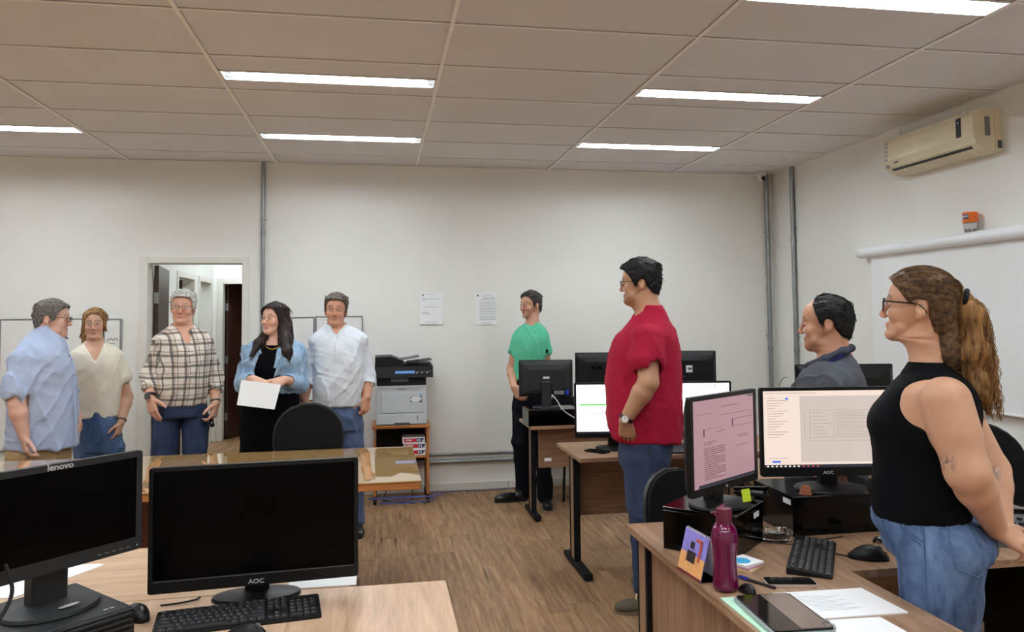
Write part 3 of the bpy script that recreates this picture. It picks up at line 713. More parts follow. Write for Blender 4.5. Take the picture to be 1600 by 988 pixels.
# black riser boxes
def riser(loc, rz, w, d, h, label, tag=None, slots=False):
    o = empty('monitor_riser', loc, rz, label, 'monitor riser', 'black monitor risers')
    box('top_board', (-w / 2, -d / 2, h - .012), (w / 2, d / 2, h), 'black_gloss', o, .0015)
    for sx in (-1, 1): box('side_board', (sx * (w / 2 - .006) - .006, -d / 2 + .002, 0), (sx * (w / 2 - .006) + .006, d / 2 - .002, h - .0125), 'black_gloss', o, .001)
    box('back_board', (-w / 2 + .0125, d / 2 - .014, .0), (w / 2 - .0125, d / 2 - .003, h - .0125), 'black_gloss', o)
    box('front_board', (-w / 2 + .0125, -d / 2 + .003, .0), (w / 2 - .0125, -d / 2 + .014, h - .0125), 'black_gloss', o, .001)
    box('edge_strip', (-w / 2, -d / 2 - .0012, h - .004), (w / 2, -d / 2 - .0001, h - .001), 'logo_grey', o)
    if tag: box('asset_tag', tag[0], tag[1], 'label_white', o)
    return o
riser((1.212, 2.705, DZ), R(44), .29, .27, .15, 'glossy black riser box under the pink-tinted monitor', ((.035, -.1375, .105), (.09, -.1362, .125)))
riser((1.775, 2.89, DZ), 0, .46, .31, .15, 'long glossy black riser box under the cream web-page monitor', ((-.2315, -.14, .115), (-.2302, -.085, .135)))
riser((1.335, 5.985, DZ), 0, .40, .26, .125, 'black riser box under the small monitor on the back-wall desk')
# small form computer under the left monitor
pc = empty('desktop_computer', (-.85, 2.176, DZ), R(44), 'flat black desktop computer under the left-edge monitor', 'computer')
box('case', (-.165, -.145, .004), (.165, .165, .10), 'charcoal', pc, .004, 2)
box('front_panel', (-.165, -.158, .002), (.165, -.1455, .098), 'black_plastic', pc, .004, 2)
for k in range(6): box('front_slat', (-.158, -.1635, .012 + k * .0145), (.156, -.1575, .0185 + k * .0145), 'charcoal', pc, .0015)
for sx in (-.13, .13): box('foot', (sx - .02, -.12, 0), (sx + .02, -.08, .0045), 'rubber', pc); box('foot', (sx - .02, .1, 0), (sx + .02, .14, .0045), 'rubber', pc)
mb = MB(); mb.b((.105, -.118, .1), (.117, -.112, .1004)); mb.b((.121, -.118, .1), (.132, -.112, .1004)); mb.build('badge', 'logo_silver', pc)

# ------------------------------------------------------------------ keyboards with single keys
KEYM = {}
def key_mesh(w):
    if w not in KEYM:
        mb = MB(); a, b = w / 2 - .001, .0082
        mb.loops([[(sx * a * s, sy * b * s, z) for sx, sy in ((-1, -1), (1, -1), (1, 1), (-1, 1))] for s, z in ((1, 0), (1, .003), (.86, .0065))])
        o = mb.build('key', 'key_black'); KEYM[w] = o.data; bpy.data.objects.remove(o)
    return KEYM[w]
def keyboard(loc, rz, label, w=.44, d=.145):
    o = empty('keyboard', loc, rz, label, 'keyboard', 'black computer keyboards')
    mb = MB(); mb.loops([[(x, y, (.006 if z else 0) + (z and (y + d / 2) / d * .014)) for x, y in rrect(w, d, .008, 3)] for z in (0, 1)]); mb.build('body', 'black_plastic', o)
    u = .0187
    rows = [[(0, 1), (2, 1), (3, 1), (4, 1), (5, 1), (6.5, 1), (7.5, 1), (8.5, 1), (9.5, 1), (11, 1), (12, 1), (13, 1), (14, 1)] + [(15.3 + k, 1) for k in range(3)],
            [(k, 1) for k in range(13)] + [(13, 2)] + [(15.3 + k, 1) for k in range(3)] + [(18.6 + k, 1) for k in range(4)],
            [(0, 1.5)] + [(1.5 + k, 1) for k in range(12)] + [(13.5, 1.5)] + [(15.3 + k, 1) for k in range(3)] + [(18.6 + k, 1) for k in range(4)],
            [(0, 1.75)] + [(1.75 + k, 1) for k in range(11)] + [(12.75, 2.25)] + [(18.6 + k, 1) for k in range(3)],
            [(0, 2.25)] + [(2.25 + k, 1) for k in range(10)] + [(12.25, 2.75)] + [(16.3, 1)] + [(18.6 + k, 1) for k in range(4)],
            [(0, 1.25), (1.25, 1.25), (2.5, 1.25), (3.75, 6.25), (10, 1.25), (11.25, 1.25), (12.5, 1.25), (13.75, 1.25)] + [(15.3 + k, 1) for k in range(3)] + [(18.6, 2), (20.6, 1), (21.6, 1)]]
    pr = MB()
    for j, row in enumerate(rows):
        y = d / 2 - .018 - j * .0205 - (.004 if j else 0); z = .0055 + (y + d / 2) / d * .014
        for a, wd in row:
            k = bpy.data.objects.new('key', key_mesh(wd * u)); COL.objects.link(k); k.parent = o
            x = -w / 2 + .012 + (a + wd / 2) * (w - .024) / 22.6; k.location = (x, y, z); k.rotation_euler = (math.atan(.014 / d), 0, 0)
            if wd < 2: pr.b((x - .004, y + .0005, z + .0066), (x - .0005, y + .004, z + .0069))
    pr.build('key_legends', 'key_print', o)
    return o
keyboard((-.385, 2.315, DZ), R(8), 'black keyboard in front of the large blank monitor')
keyboard((1.475, 2.49, DZ), R(56), 'black keyboard on the right corner desk beside the glass ashtray', .42, .14)
keyboard((1.935, 4.54, DZ), R(-9), 'black keyboard behind the red-shirted man on the middle desk', .4, .13)

def mouse(loc, rz, label, s=1.0):
    o = empty('computer_mouse', loc, rz, label, 'mouse', 'black computer mice')
    mb = MB(); L, Wd, Hh = .112 * s, .062 * s, .037 * s; rings = []
    for k in range(13):
        t = k / 12; y = (-.5 + t) * L; e = max(.05, math.sin(PI * min(1, max(0, t * .94 + .03)))) ** .5; hh = Hh * (.42 + .62 * math.sin(PI * (t * .75 + .2))) * min(1, e * 1.05)
        rings.append([(Wd / 2 * e * math.cos(a), y, max(.001, .004 + hh * max(0, math.sin(a)) ** .8 if math.sin(a) > 0 else .001)) for a in [2 * PI * q / 16 for q in range(16)]])
    mb.loops(rings); mb.sm = True; mb.build('shell', 'black_plastic', o, auto=False)
    MB().cyl((-.004 * s, -.03 * s, Hh * .83), (.004 * s, -.03 * s, Hh * .83), .010 * s, 12).build('wheel', 'grey_plastic', o)
    box('button_seam', (-.0006, -.052 * s, Hh * .55), (.0006, -.042 * s, Hh * .62), 'black_gloss', o)
    return o
mouse((1.655, 2.445, DZ), R(62), 'large black mouse next to the ponytailed woman’s hip', 1.15)
mouse((-.345, 2.17, DZ), R(75), 'black mouse cut by the bottom edge in front of the keyboard')
mouse((-.675, 2.375, DZ), R(40), 'black mouse half hidden behind the flat desktop computer')
mouse((1.10, 2.225, DZ), R(10), 'small round black mouse standing beside the purple bottle', .62)
mouse((1.60, 4.545, DZ), R(-30), 'small black mouse on the middle desk by the red-shirted man', .9)

# ------------------------------------------------------------------ printer and cart
cart = empty('printer_cart', (.193, 6.885, 0), 0, 'orange wood cart on casters under the printer', 'cart')
cw, cd, ct = .235, .185, .668
box('top_board', (-cw - .012, -cd - .01, ct - .028), (cw + .012, cd, ct), 'orange_wood', cart, .006, 2)
for sx in (-1, 1):
    box('side_board', (sx * (cw - .011) - .011, -cd, .075), (sx * (cw - .011) + .011, cd - .01, ct - .0285), 'orange_wood_z', cart, .002)
    for yy in (-cd + .035, cd - .05):
        c = MB(); c.cyl((sx * (cw - .011) - .014, yy, .03), (sx * (cw - .011) + .014, yy, .03), .03, 16); cc = c.build('caster', 'rubber', cart)
        box('caster_fork', (sx * (cw - .011) - .017, yy - .012, .03), (sx * (cw - .011) + .017, yy + .012, .0745), 'black_plastic', cc, .002)
box('shelf', (-cw + .0225, -cd + .005, .385), (cw - .0225, cd - .02, .403), 'orange_wood', cart, .001)
box('back_board', (-cw + .0225, cd - .019, .30), (cw - .0225, cd - .011, ct - .0285), 'dark_room', cart)
box('lock_plate', (-cw + .003, -cd - .0016, .56), (-cw + .018, -cd, .61), 'steel', cart)
for k, (dx, dy) in enumerate(((.0, 0), (.004, .006), (-.008, .002))):
    b = empty('paper_ream', (.318 + dx, 6.80 + dy, .4035 + k * .0506), 0, ('red and navy paper ream at the bottom of the stack on the cart shelf', 'red and navy paper ream in the middle of the stack on the cart shelf', 'red and navy paper ream on top of the stack on the cart shelf')[k], 'paper ream', 'paper reams on the cart')
    box('wrapper', (-.108, -.07, 0), (.085, .14, .0502), 'box_white', b, .002)
    MB().prism([(-.098, .042), (.012, .042), (.012, .012), (-.088, .012)], -.0715, -.0702, 'XZ').build('red_band', 'box_red', b)
    MB().prism([(.0125, .042), (.078, .042), (.056, .012), (.0125, .012)], -.0715, -.0702, 'XZ').build('navy_band', 'box_navy', b)
    mb = MB()
    for q in range(8): mb.b((-.078 + q * .0065, -.0722, .022), (-.0735 + q * .0065, -.0714, .034))
    mb.b((.017, -.0722, .02), (.029, -.0714, .034)); mb.b((.037, -.0722, .018), (.046, -.0714, .036)); mb.build('print', 'box_white', b)['kind'] = 'stuff'
pr = empty('printer', (.196, 6.875, ct), 0, 'grey and black multifunction laser printer on the wooden cart', 'printer')
pw = .214
MB().b((-pw, -.18, .004), (pw, .19, .335), .01, 2).build('body', 'printer_grey', pr)
box('paper_drawer', (-pw + .001, -.186, .008), (pw - .001, -.1805, .098), 'printer_grey', pr, .003)
box('drawer_recess', (-.065, -.188, .0), (.07, -.184, .022), 'steel_dark', pr); box('level_window', (.13, -.188, .04), (.136, -.1855, .078), 'steel_dark', pr)
MB().b((-pw + .04, -.1855, .104), (pw - .035, -.1805, .275), .002).build('front_flap', 'printer_grey', pr)
box('flap_seam', (-pw + .038, -.1845, .1015), (pw - .033, -.1815, .1035), 'printer_line', pr); box('flap_seam', (-pw + .0375, -.1845, .104), (-pw + .0395, -.1815, .277), 'printer_line', pr)
text('logo', 'SAMSUNG', .015, 'ink', pr, (.0, -.1812, .305), bold=.0003, sx=1.1)
stk = MB().prism([(.075, .22), (.09, .238), (.15, .238), (.168, .22), (.15, .2), (.09, .2)], -.1866, -.1856, 'XZ').build('sticker', 'label_white', pr)
for nm, mt, pl in (('sticker_corner', 'sticker_dark', [(.073, .238), (.088, .238), (.073, .222)]), ('sticker_corner', 'sticker_dark', [(.152, .24), (.168, .24), (.168, .228)]), ('sticker_corner', 'sticker_teal', [(.073, .212), (.092, .194), (.08, .188), (.073, .194)]), ('sticker_corner', 'sticker_dark', [(.142, .19), (.168, .19), (.168, .216)])):
    MB().prism(pl, -.1872, -.1862, 'XZ').build(nm, mt, stk)
box('blue_tag', (.152, -.1872, .243), (.167, -.186, .262), 'sticker_blue', pr, .0005)
MB().b((-pw + .003, -.175, .336), (pw - .006, .19, .41), .006).build('output_bay', 'black_plastic', pr)
box('output_slot', (-.09, -.1775, .368), (.055, -.1745, .4), 'grey_plastic', pr)
MB().loops([[(x, -.215, .405), (x, -.20, .50), (x, .19, .52), (x, .19, .405)] for x in (-pw - .012, pw + .052)]).build('scanner', 'black_plastic', pr)
MB().loops([[(-.055, -.217 + o_, .440), (-.055, -.213 + o_, .462), (.11, -.213 + o_, .462), (.11, -.217 + o_, .440)] for o_ in (0, .006)]).build('display', 'panel_glow', pr)
for k in range(6): MB().cyl((.13 + k * .021, -.2165, .447 + .008 * (k % 2)), (.13 + k * .021, -.208, .447 + .008 * (k % 2)), .0065 if k < 5 else .009, 10).build('button', 'logo_grey' if k % 2 else 'logo_silver', pr)
MB().loops([[(x, y, z) for y, z in ((-.15, .505), (-.15, zz), (.16, zz + .005), (.16, .515))] for x, zz in ((-pw - .01, .578), (-.09, .582), (-.04, .565), (.02, .535))]).build('feeder', 'black_plastic', pr)
MB().loops([[(x, y, z) for y, z in ((-.13, z_), (-.13, z_ + .008), (.13, z_ + .008), (.13, z_))] for x, z_ in ((-.03, .548), (.06, .558), (.15, .575), (.153, .575))]).build('input_tray', 'grey_plastic', pr)
MB().loops([[(x, y, z) for y, z in ((-.16, z_), (-.16, z_ + .006), (.15, z_ + .006), (.15, z_))] for x, z_ in ((.05, .522), (pw + .045, .548))]).build('lid_plate', 'charcoal', pr)

# cables on the floor by the cart
def cable(label, pts, r, mat, group=None):
    o = MB().tube(bez(pts, 10), r, 6).build('cable', mat, None, auto=False); return setp(o, label, 'cable', group)
cable('blue network cable coiled on the floor under the printer cart', [(.02 + .17 * 1.0 * math.cos(a) * (1 + .05 * k) + .2, 6.66 + .07 * math.sin(a), .006 + .004 * k) for k, a in enumerate([i * .62 for i in range(21)])], .0045, 'blue_cable')
cable('black power cable dropping behind the printer cart to the floor', [(.12, 7.085, .24), (.10, 7.08, .16), (.06, 7.0, .03), (.05, 6.85, .006), (.2, 6.72, .012), (.3, 6.7, .006)], .0045, 'rubber')
cable('second black cable hanging behind the printer cart', [(.24, 7.085, .24), (.25, 7.07, .15), (.3, 6.98, .03), (.28, 6.82, .005)], .004, 'rubber')
cable('thin violet cable lying along the back wall baseboard', [(.46, 7.06, .004), (.7, 7.085, .004), (.95, 7.06, .004), (1.15, 7.095, .004), (1.4, 7.10, .004)], .004, 'blue_cable')
cable('grey video cable running down from the small rear-view monitor', [(1.33, 5.9, .975), (1.36, 5.85, .93), (1.40, 5.81, .86), (1.50, 5.805, .79), (1.545, 5.815, .75), (1.56, 5.87, .7445)], .004, 'cable_grey')
cable('dark video cable with a blue plug behind the small rear-view monitor', [(1.475, 5.875, .965), (1.49, 5.84, .93), (1.51, 5.83, .87), (1.55, 5.86, .78), (1.57, 5.92, .745)], .004, 'rubber')
cable('black cable looping beside the left-edge monitor', [(-.88, 2.06, 1.0), (-.865, 2.06, .93), (-.885, 2.02, .87), (-.93, 2.0, .845), (-.99, 2.04, .845)], .0045, 'rubber')
cable('black cable below the large blank monitor', [(-.53, 2.50, .745), (-.54, 2.48, .745), (-.58, 2.46, .745), (-.63, 2.45, .745)], .003, 'rubber')
cable('black cable hanging under the cream web-page monitor', [(1.92, 2.835, .97), (1.975, 2.83, .955), (1.985, 2.79, .92), (1.955, 2.77, .894), (1.9, 2.8, .894)], .004, 'rubber')
cable('thin black mouse cable on the right corner desk', [(1.60, 2.47, .744), (1.57, 2.52, .744), (1.55, 2.62, .744), (1.62, 2.67, .744), (1.72, 2.69, .744)], .0022, 'rubber')
cable('black keyboard cable crossing beside the glass ashtray', [(1.555, 2.63, .748), (1.50, 2.62, .745), (1.43, 2.68, .745), (1.40, 2.76, .745)], .0022, 'rubber')
# ================================================================== SMALL THINGS
def sheet(name, label, poly, z, mat, cat, t=.0006, group=None, lines=None, ang=0, ink='ink_light'):
    """flat sheet(s) of paper lying at height z; poly in world XY"""
    cx = sum(p[0] for p in poly) / len(poly); cy = sum(p[1] for p in poly) / len(poly)
    o = empty(name, (cx, cy, z), 0, label, cat, group)
    MB().prism([(x - cx, y - cy) for x, y in poly], 0, t).build('sheet', mat, o)
    if lines:
        mb = MB()
        a, b, c, d = [Vector((x - cx, y - cy)) for x, y in poly[:4]]       # a->b top edge, a->d left edge
        for u0, u1, v in lines:
            p = a + (b - a) * u0 + (d - a) * v; q = a + (b - a) * u1 + (d - a) * v; w = (d - a).normalized() * .0018
            mb.loops([[(p.x, p.y, t + .0001), (q.x, q.y, t + .0001), (q.x + w.x, q.y + w.y, t + .0001), (p.x + w.x, p.y + w.y, t + .0001)], [(p.x, p.y, t + .0003), (q.x, q.y, t + .0003), (q.x + w.x, q.y + w.y, t + .0003), (p.x + w.x, p.y + w.y, t + .0003)]])
        mb.build('print', ink, o)['kind'] = 'stuff'
    return o
PP = 'loose white papers on the desks'
sheet('paper_sheets', 'white printed sheets on the corner desk nearest the ponytailed woman', [(1.165, 2.195), (1.452, 2.185), (1.462, 1.985), (1.19, 1.99)], DZ, 'paper', 'paper', .004, PP, [(.15, .15 + .3 + .08 * ((k * 5) % 3), .2 + .05 * k) for k in range(12)])
sheet('paper_sheets', 'white sheets at the bottom edge below the tablet', [(1.16, 1.975), (1.36, 1.965), (1.37, 1.75), (1.18, 1.76)], DZ, 'paper', 'paper', .006, PP)
sheet('paper_sheets', 'white sheets under the left-edge monitor on the rear desk', [(-1.5, 2.93), (-.95, 2.915), (-.93, 2.90), (-1.09, 2.62), (-1.45, 2.60)], DZ, 'paper', 'paper', .003, PP)
sheet('paper_sheets', 'white sheet showing below the right end of the large blank monitor', [(-.28, 2.72), (-.07, 2.72), (-.07, 2.528), (-.28, 2.528)], DZ, 'paper', 'paper', .002, PP)
# folder and tablet case
sheet('folder', 'pale green card folder under the tablet', [(.998, 2.195), (1.10, 2.19), (1.19, 1.80), (.998, 1.80)], DZ, 'mint_card', 'folder', .003)
tc = empty('tablet', (1.105, 2.03, DZ + .0035), R(-3), 'black tablet in a grey case lying on the green folder', 'tablet')
MB().prism(rrect(.175, .27, .014, 5, 0, 0), 0, .009).build('case', 'brushed', tc)
MB().prism(rrect(.165, .26, .012, 5, .002, 0), .0092, .0135).build('body', 'black_gloss', tc)
MB().prism(rrect(.085, .25, .004, 3, .036, 0), .0136, .0142).build('screen_reflective', 'tablet_brown', tc)
for y in (-.10, -.125): MB().tube([(.075 + .012 * math.cos(a), y, .010 + .012 * math.sin(a)) for a in [k * PI / 6 for k in range(-2, 9)]], .0016, 6).build('binding_ring', 'steel', tc)
# purple bottle
bt = empty('water_bottle', (1.047, 2.262, DZ), 0, 'translucent purple water bottle with a maroon cap', 'bottle')
def fluted(prof, n=40, amp=.04):
    mb = MB(); mb.loops([[(r * (1 + am * amp * math.cos(8 * a)) * math.cos(a), r * (1 + am * amp * math.cos(8 * a)) * math.sin(a), z) for a in [2 * PI * k / n for k in range(n)]] for r, z, am in prof]); mb.sm = True; return mb
fluted([(.026, 0, 0), (.036, .004, .5), (.039, .016, .8), (.0375, .04, .2), (.035, .075, 0), (.0345, .095, 0), (.0375, .125, 0), (.0405, .15, .3), (.040, .17, .8), (.035, .188, 1), (.026, .2, .6), (.022, .206, 0)]).build('body', 'bottle_purple', bt, auto=False)
MB().lathe([(.0235, .2), (.0245, .203), (.0245, .232), (.0225, .246), (.021, .2465)], n=28).build('cap', 'cap_purple', bt)
mb = MB(); mb.b((-.043, -.006, .232), (-.018, .006, .237), .0015); mb.build('carry_tab', 'cap_purple', bt)
# desk calendar
dcal = empty('desk_calendar', (1.022, 2.405, DZ), R(-84), 'tent desk calendar with a lilac and orange picture beside the purple bottle', 'calendar')
def quad(name, pts, mat, par, t=.0012):
    a, b, c, d = [Vector(p) for p in pts]; n = (b - a).cross(d - a).normalized() * t
    return MB().loops([[a, b, c, d], [a + n, b + n, c + n, d + n]]).build(name, mat, par)
cwid, ch = .075, .135
quad('front_card', [(-cwid, -.035, 0), (cwid, -.035, 0), (cwid, 0, ch), (-cwid, 0, ch)], 'photo_sky', dcal)
quad('back_card', [(-cwid, .035, 0), (cwid, .035, 0), (cwid, 0.002, ch), (-cwid, .002, ch)], 'paper', dcal)
def onface(u0, u1, v0, v1, off):
    f = lambda u, v: Vector((u * cwid, -.035 + .035 * v, v * ch)) + Vector((0, -off, off * .26)); return [f(u0, v0), f(u1, v0), f(u1, v1), f(u0, v1)]
quad('picture_ground', onface(-1, 1, .05, .48, .0022), 'photo_sand', dcal, .0004); quad('picture_rig', onface(-.45, .25, .3, .55, .003), 'photo_dark', dcal, .0004)
quad('picture_rig', onface(-.3, .0, .6, .76, .003), 'photo_dark', dcal, .0004); quad('picture_arch', onface(.45, .62, .38, .86, .003), 'photo_red', dcal, .0004); quad('picture_arch', onface(.1, .62, .80, .87, .003), 'photo_red', dcal, .0004)
quad('bottom_strip', onface(-1, 1, .0, .06, .003), 'maroon_card', dcal, .0004)
quad('base_card', [(-cwid, -.034, 0), (-cwid, .034, 0), (cwid, .034, 0), (cwid, -.034, 0)], 'paper', dcal, .001)
for k in range(9): MB().tube([(-cwid + .012 + k * .0163, .004 * math.cos(a), ch + .001 + .004 * math.sin(a)) for a in [q * PI / 4 for q in range(8)]], .0007, 5).build('binding_ring', 'white_metal', dcal)
# note pads
for k, (nm, mt, dz, rz, lb) in enumerate((('note_pad', 'cream_note', 0, 38, 'cream note pad at the bottom of the little pile behind the purple bottle'), ('note_pad', 'lilac_note', .0085, 30, 'lilac note pad in the middle of the little pile behind the purple bottle'), ('note_pad', 'paper', .0165, 22, 'white leaflet with a blue patch on top of the little note pile'))):
    o = empty(nm, (1.20, 2.445, DZ + dz), R(rz), lb, 'note pad', 'note pads by the bottle')
    MB().b((-.045, -.045, 0), (.045, .045, .008), .0006).build('pad', mt, o)
    if k == 2: MB().lathe([(.03, .0081), (.03, .0085)], (-.014, .0, 0), 24).build('blue_patch', 'cyan_note', o)
# pen
pn = empty('pen', (1.165, 2.29, DZ + .0052), R(28), 'black pen with a blue cap beside the phone', 'pen')
MB().tube([(0, -.065, 0), (0, .03, 0)], .0045, 8).build('barrel', 'black_grip', pn); MB().tube([(0, .03, 0), (0, .06, 0), (0, .075, 0)], [.0052, .0048, .003], 8).build('cap', 'blue_plug', pn)
MB().b((-.001, .032, .005), (.001, .062, .0065)).build('clip', 'blue_plug', pn)
# phones
def phone(loc, rz, label, mat):
    o = empty('mobile_phone', loc, rz, label, 'phone', 'mobile phones on the desks')
    MB().prism(rrect(.074, .155, .01, 4), 0, .0085).build('case', mat, o); MB().prism(rrect(.068, .149, .008, 4), .0086, .0092).build('glass', 'phone_glass', o)
    MB().cyl((0, .066, .0092), (0, .066, .0094), .002, 8).build('camera_dot', 'black_matte', o); return o
phone((1.265, 2.272, DZ), R(98 - 20), 'dark-screened phone in a pale pinkish case on the corner desk', 'phone_pink')
phone((1.335, 4.665, DZ), R(35), 'black phone on the corner of the middle desk', 'black_gloss')
# glass ashtray with clips
ash = empty('ashtray', (1.462, 2.715, DZ), 0, 'clear cut-glass ashtray on the corner desk', 'ashtray')
mb = MB(); n = 32
def ring(r, z, am=0): return [(r * (1 + am * math.cos(16 * a)) * math.cos(a), r * (1 + am * math.cos(16 * a)) * math.sin(a) * .85, z) for a in [2 * PI * k / n for k in range(n)]]
mb.loops([ring(.045, 0), ring(.056, .004, .03), ring(.062, .032, .03), ring(.060, .036), ring(.053, .034), ring(.045, .012), ring(.02, .01)]); mb.build('bowl', 'glass_clear', ash)
for k in range(4): MB().cyl((.05 * math.cos(k * PI / 2 + .5), .043 * math.sin(k * PI / 2 + .5), .0372), (.063 * math.cos(k * PI / 2 + .5), .053 * math.sin(k * PI / 2 + .5), .0372), .004, 8).build('rest', 'glass_clear', ash)
for k in range(14):
    a = random.uniform(0, 6.28); r = random.uniform(0, .03); p = Vector((1.462 + r * math.cos(a), 2.715 + r * .85 * math.sin(a), DZ + .0165 + .0013 * k)); d = Vector((math.cos(k * 2.4), math.sin(k * 2.4), .1)) * .013; e = Vector((-d.y, d.x, 0)) * .35
    c = MB().tube([p - d, p + d, p + d + e, p - d + e, p - d * .9 + e * .4, p + d * .6 + e * .4], .0011, 5).build('paper_clip', 'steel'); setp(c, 'silver paper clip lying in the glass ashtray', 'paper clip', 'clips in the ashtray')
# things on the risers
cp = empty('coffee_capsule', (1.62, 2.77, .89), 0, 'upturned terracotta-coloured cup on the long riser', 'cup')
MB().lathe([(.024, 0), (.0245, .003), (.021, .005), (.018, .024), (.014, .031), (.006, .0335)], n=24).build('cup', 'terracotta', cp); MB().lathe([(.0255, 0), (.0255, .002)], n=24).build('rim', 'terracotta', cp)
nt = MB().box((0, 0, .022), (.038, .003, .044), .0008, 1, Matrix.Rotation(R(-12), 3, 'X')).build('sticky_note', 'green_note', None, loc=(1.30, 2.62, .9105), rot=(0, 0, R(15))); setp(nt, 'neon green sticky note standing at the pink-tinted monitor’s foot', 'sticky note')
pk = empty('sticky_note', (1.163, 2.548, .8915), R(44), 'bright pink sticky note standing on the first riser behind the bottle', 'sticky note')
MB().loops([[(x, y, z) for y, z in ((.008, .0005), (.0, .02), (-.012, .034), (-.0125, .033), (-.001, .019), (.007, 0))] for x in (-.026, .026)]).build('sheet', 'pink_note', pk)
st = empty('stapler', (1.405, 2.79, .891), R(-38), 'black stapler lying on the first riser behind the pink-tinted monitor', 'stapler')
MB().b((-.065, -.015, 0), (.065, .015, .01), .003).build('base', 'black_plastic', st); MB().box((0, 0, .026), (.13, .024, .012), .004, 1, Matrix.Rotation(R(-6), 3, 'Y')).build('arm', 'black_gloss', st); MB().b((-.06, -.008, .01), (.045, .008, .017), .001).build('magazine', 'steel', st); MB().b((.045, -.01, .009), (.06, .01, .03), .002).build('hinge', 'black_plastic', st)
ky = empty('key_ring', (1.80, 2.70, .8915), R(-25), 'small brass key lying at the cream monitor’s foot', 'key')
ky.location = (1.815, 2.747, .892); MB().cyl((0, 0, .0), (0, 0, .002), .009, 14).build('key_head', 'gold', ky); MB().b((.008, -.0025, 0), (.045, .0025, .002)).build('key_blade', 'gold', ky)
ey = empty('earphone_clip', (1.80, 2.60, DZ), R(20), 'small dark cable clip by the ponytailed woman’s hip', 'clip')
MB().tube([(.014 * math.cos(a), .012 * math.sin(a), .012 + .006 * math.sin(2 * a)) for a in [k * PI / 8 for k in range(15)]], .0045, 7).build('loop', 'black_plastic', ey); MB().b((.004, -.006, .0), (.028, .006, .02), .003).build('jaw', 'brushed', ey)
# desk telephone at the right edge
tl = empty('desk_telephone', (2.285, 2.52, DZ), R(-30), 'dark grey desk telephone at the right picture edge', 'telephone')
MB().loops([[(x, -.09, 0), (x, -.09, .03), (x, .07, .11), (x, .09, .11), (x, .09, 0)] for x in (-.085, .085)]).build('body', 'grey_plastic', tl)
MB().tube(bez([(-.062, -.075, .065), (-.062, -.03, .085), (-.062, .03, .112), (-.062, .075, .138)], 5), [.02] * 4 + [.014] * 8 + [.02] * 4, 10).build('handset', 'charcoal', tl)
for r_ in range(4):
    for c_ in range(3): MB().box((.005 + c_ * .026, -.065 + r_ * .025, .047 + r_ * .0125), (.018, .015, .008), .002).build('button', 'charcoal', tl)
box('display', (.0, .035, .097), (.07, .06, .112), 'black_gloss', tl, .001)
# ================================================================== PEOPLE: one smooth surface grown from a distance field
_LAT = RNG.random((32, 32, 32)).astype(np.float32)
def vnoise(x, y, z):
    xi, yi, zi = np.floor(x), np.floor(y), np.floor(z); fx, fy, fz = x - xi, y - yi, z - zi
    fx, fy, fz = fx * fx * (3 - 2 * fx), fy * fy * (3 - 2 * fy), fz * fz * (3 - 2 * fz)
    xi, yi, zi = xi.astype(int) & 31, yi.astype(int) & 31, zi.astype(int) & 31; x1, y1, z1 = (xi + 1) & 31, (yi + 1) & 31, (zi + 1) & 31
    L = _LAT
    a = L[xi, yi, zi] * (1 - fx) + L[x1, yi, zi] * fx; b = L[xi, y1, zi] * (1 - fx) + L[x1, y1, zi] * fx
    c = L[xi, yi, z1] * (1 - fx) + L[x1, yi, z1] * fx; d = L[xi, y1, z1] * (1 - fx) + L[x1, y1, z1] * fx
    return (a * (1 - fy) + b * fy) * (1 - fz) + (c * (1 - fy) + d * fy) * fz
class Prim:
    def __init__(s, fn, lo, hi, k=.02, op='u'): s.fn, s.lo, s.hi, s.k, s.op = fn, np.array(lo, float), np.array(hi, float), k, op
def cap(a, b, ra, rb, k=.02, op='u'):
    """tapered capsule"""
    a, b = np.array(a, float), np.array(b, float); ab = b - a; L2 = max(1e-9, ab @ ab); r = max(ra, rb)
    def fn(X, Y, Z):
        px, py, pz = X - a[0], Y - a[1], Z - a[2]; t = np.clip((px * ab[0] + py * ab[1] + pz * ab[2]) / L2, 0, 1)
        return np.sqrt((px - t * ab[0]) ** 2 + (py - t * ab[1]) ** 2 + (pz - t * ab[2]) ** 2) - (ra + (rb - ra) * t)
    return Prim(fn, np.minimum(a, b) - r, np.maximum(a, b) + r, k, op)
def ell(c, r, k=.02, op='u', M=None):
    """ellipsoid; M rows are its axes"""
    c, r = np.array(c, float), np.array(r, float); M = np.eye(3) if M is None else np.array(M, float); R_ = r.max()
    def fn(X, Y, Z):
        d = (X - c[0], Y - c[1], Z - c[2]); q = [(M[i, 0] * d[0] + M[i, 1] * d[1] + M[i, 2] * d[2]) / r[i] for i in range(3)]
        l = np.sqrt(q[0] ** 2 + q[1] ** 2 + q[2] ** 2); g = np.sqrt((q[0] / r[0]) ** 2 + (q[1] / r[1]) ** 2 + (q[2] / r[2]) ** 2) + 1e-9
        return l * (l - 1) / g
    return Prim(fn, c - R_, c + R_, k, op)
def smooth_rows(S, n=60):
    S = np.array(sorted(S, key=lambda r: r[0]), float); z = S[:, 0]; zz = np.linspace(z[0], z[-1], n)
    m = np.gradient(S, z, axis=0) if len(S) > 2 else np.zeros_like(S)
    out = np.zeros((n, S.shape[1])); out[:, 0] = zz
    i = np.clip(np.searchsorted(z, zz, 'right') - 1, 0, len(z) - 2); h = z[i + 1] - z[i]; t = (zz - z[i]) / h
    for c in range(1, S.shape[1]):
        y0, y1, m0, m1 = S[i, c], S[i + 1, c], m[i, c] * h, m[i + 1, c] * h
        out[:, c] = (2 * t**3 - 3 * t**2 + 1) * y0 + (t**3 - 2 * t**2 + t) * m0 + (-2 * t**3 + 3 * t**2) * y1 + (t**3 - t**2) * m1
    return out
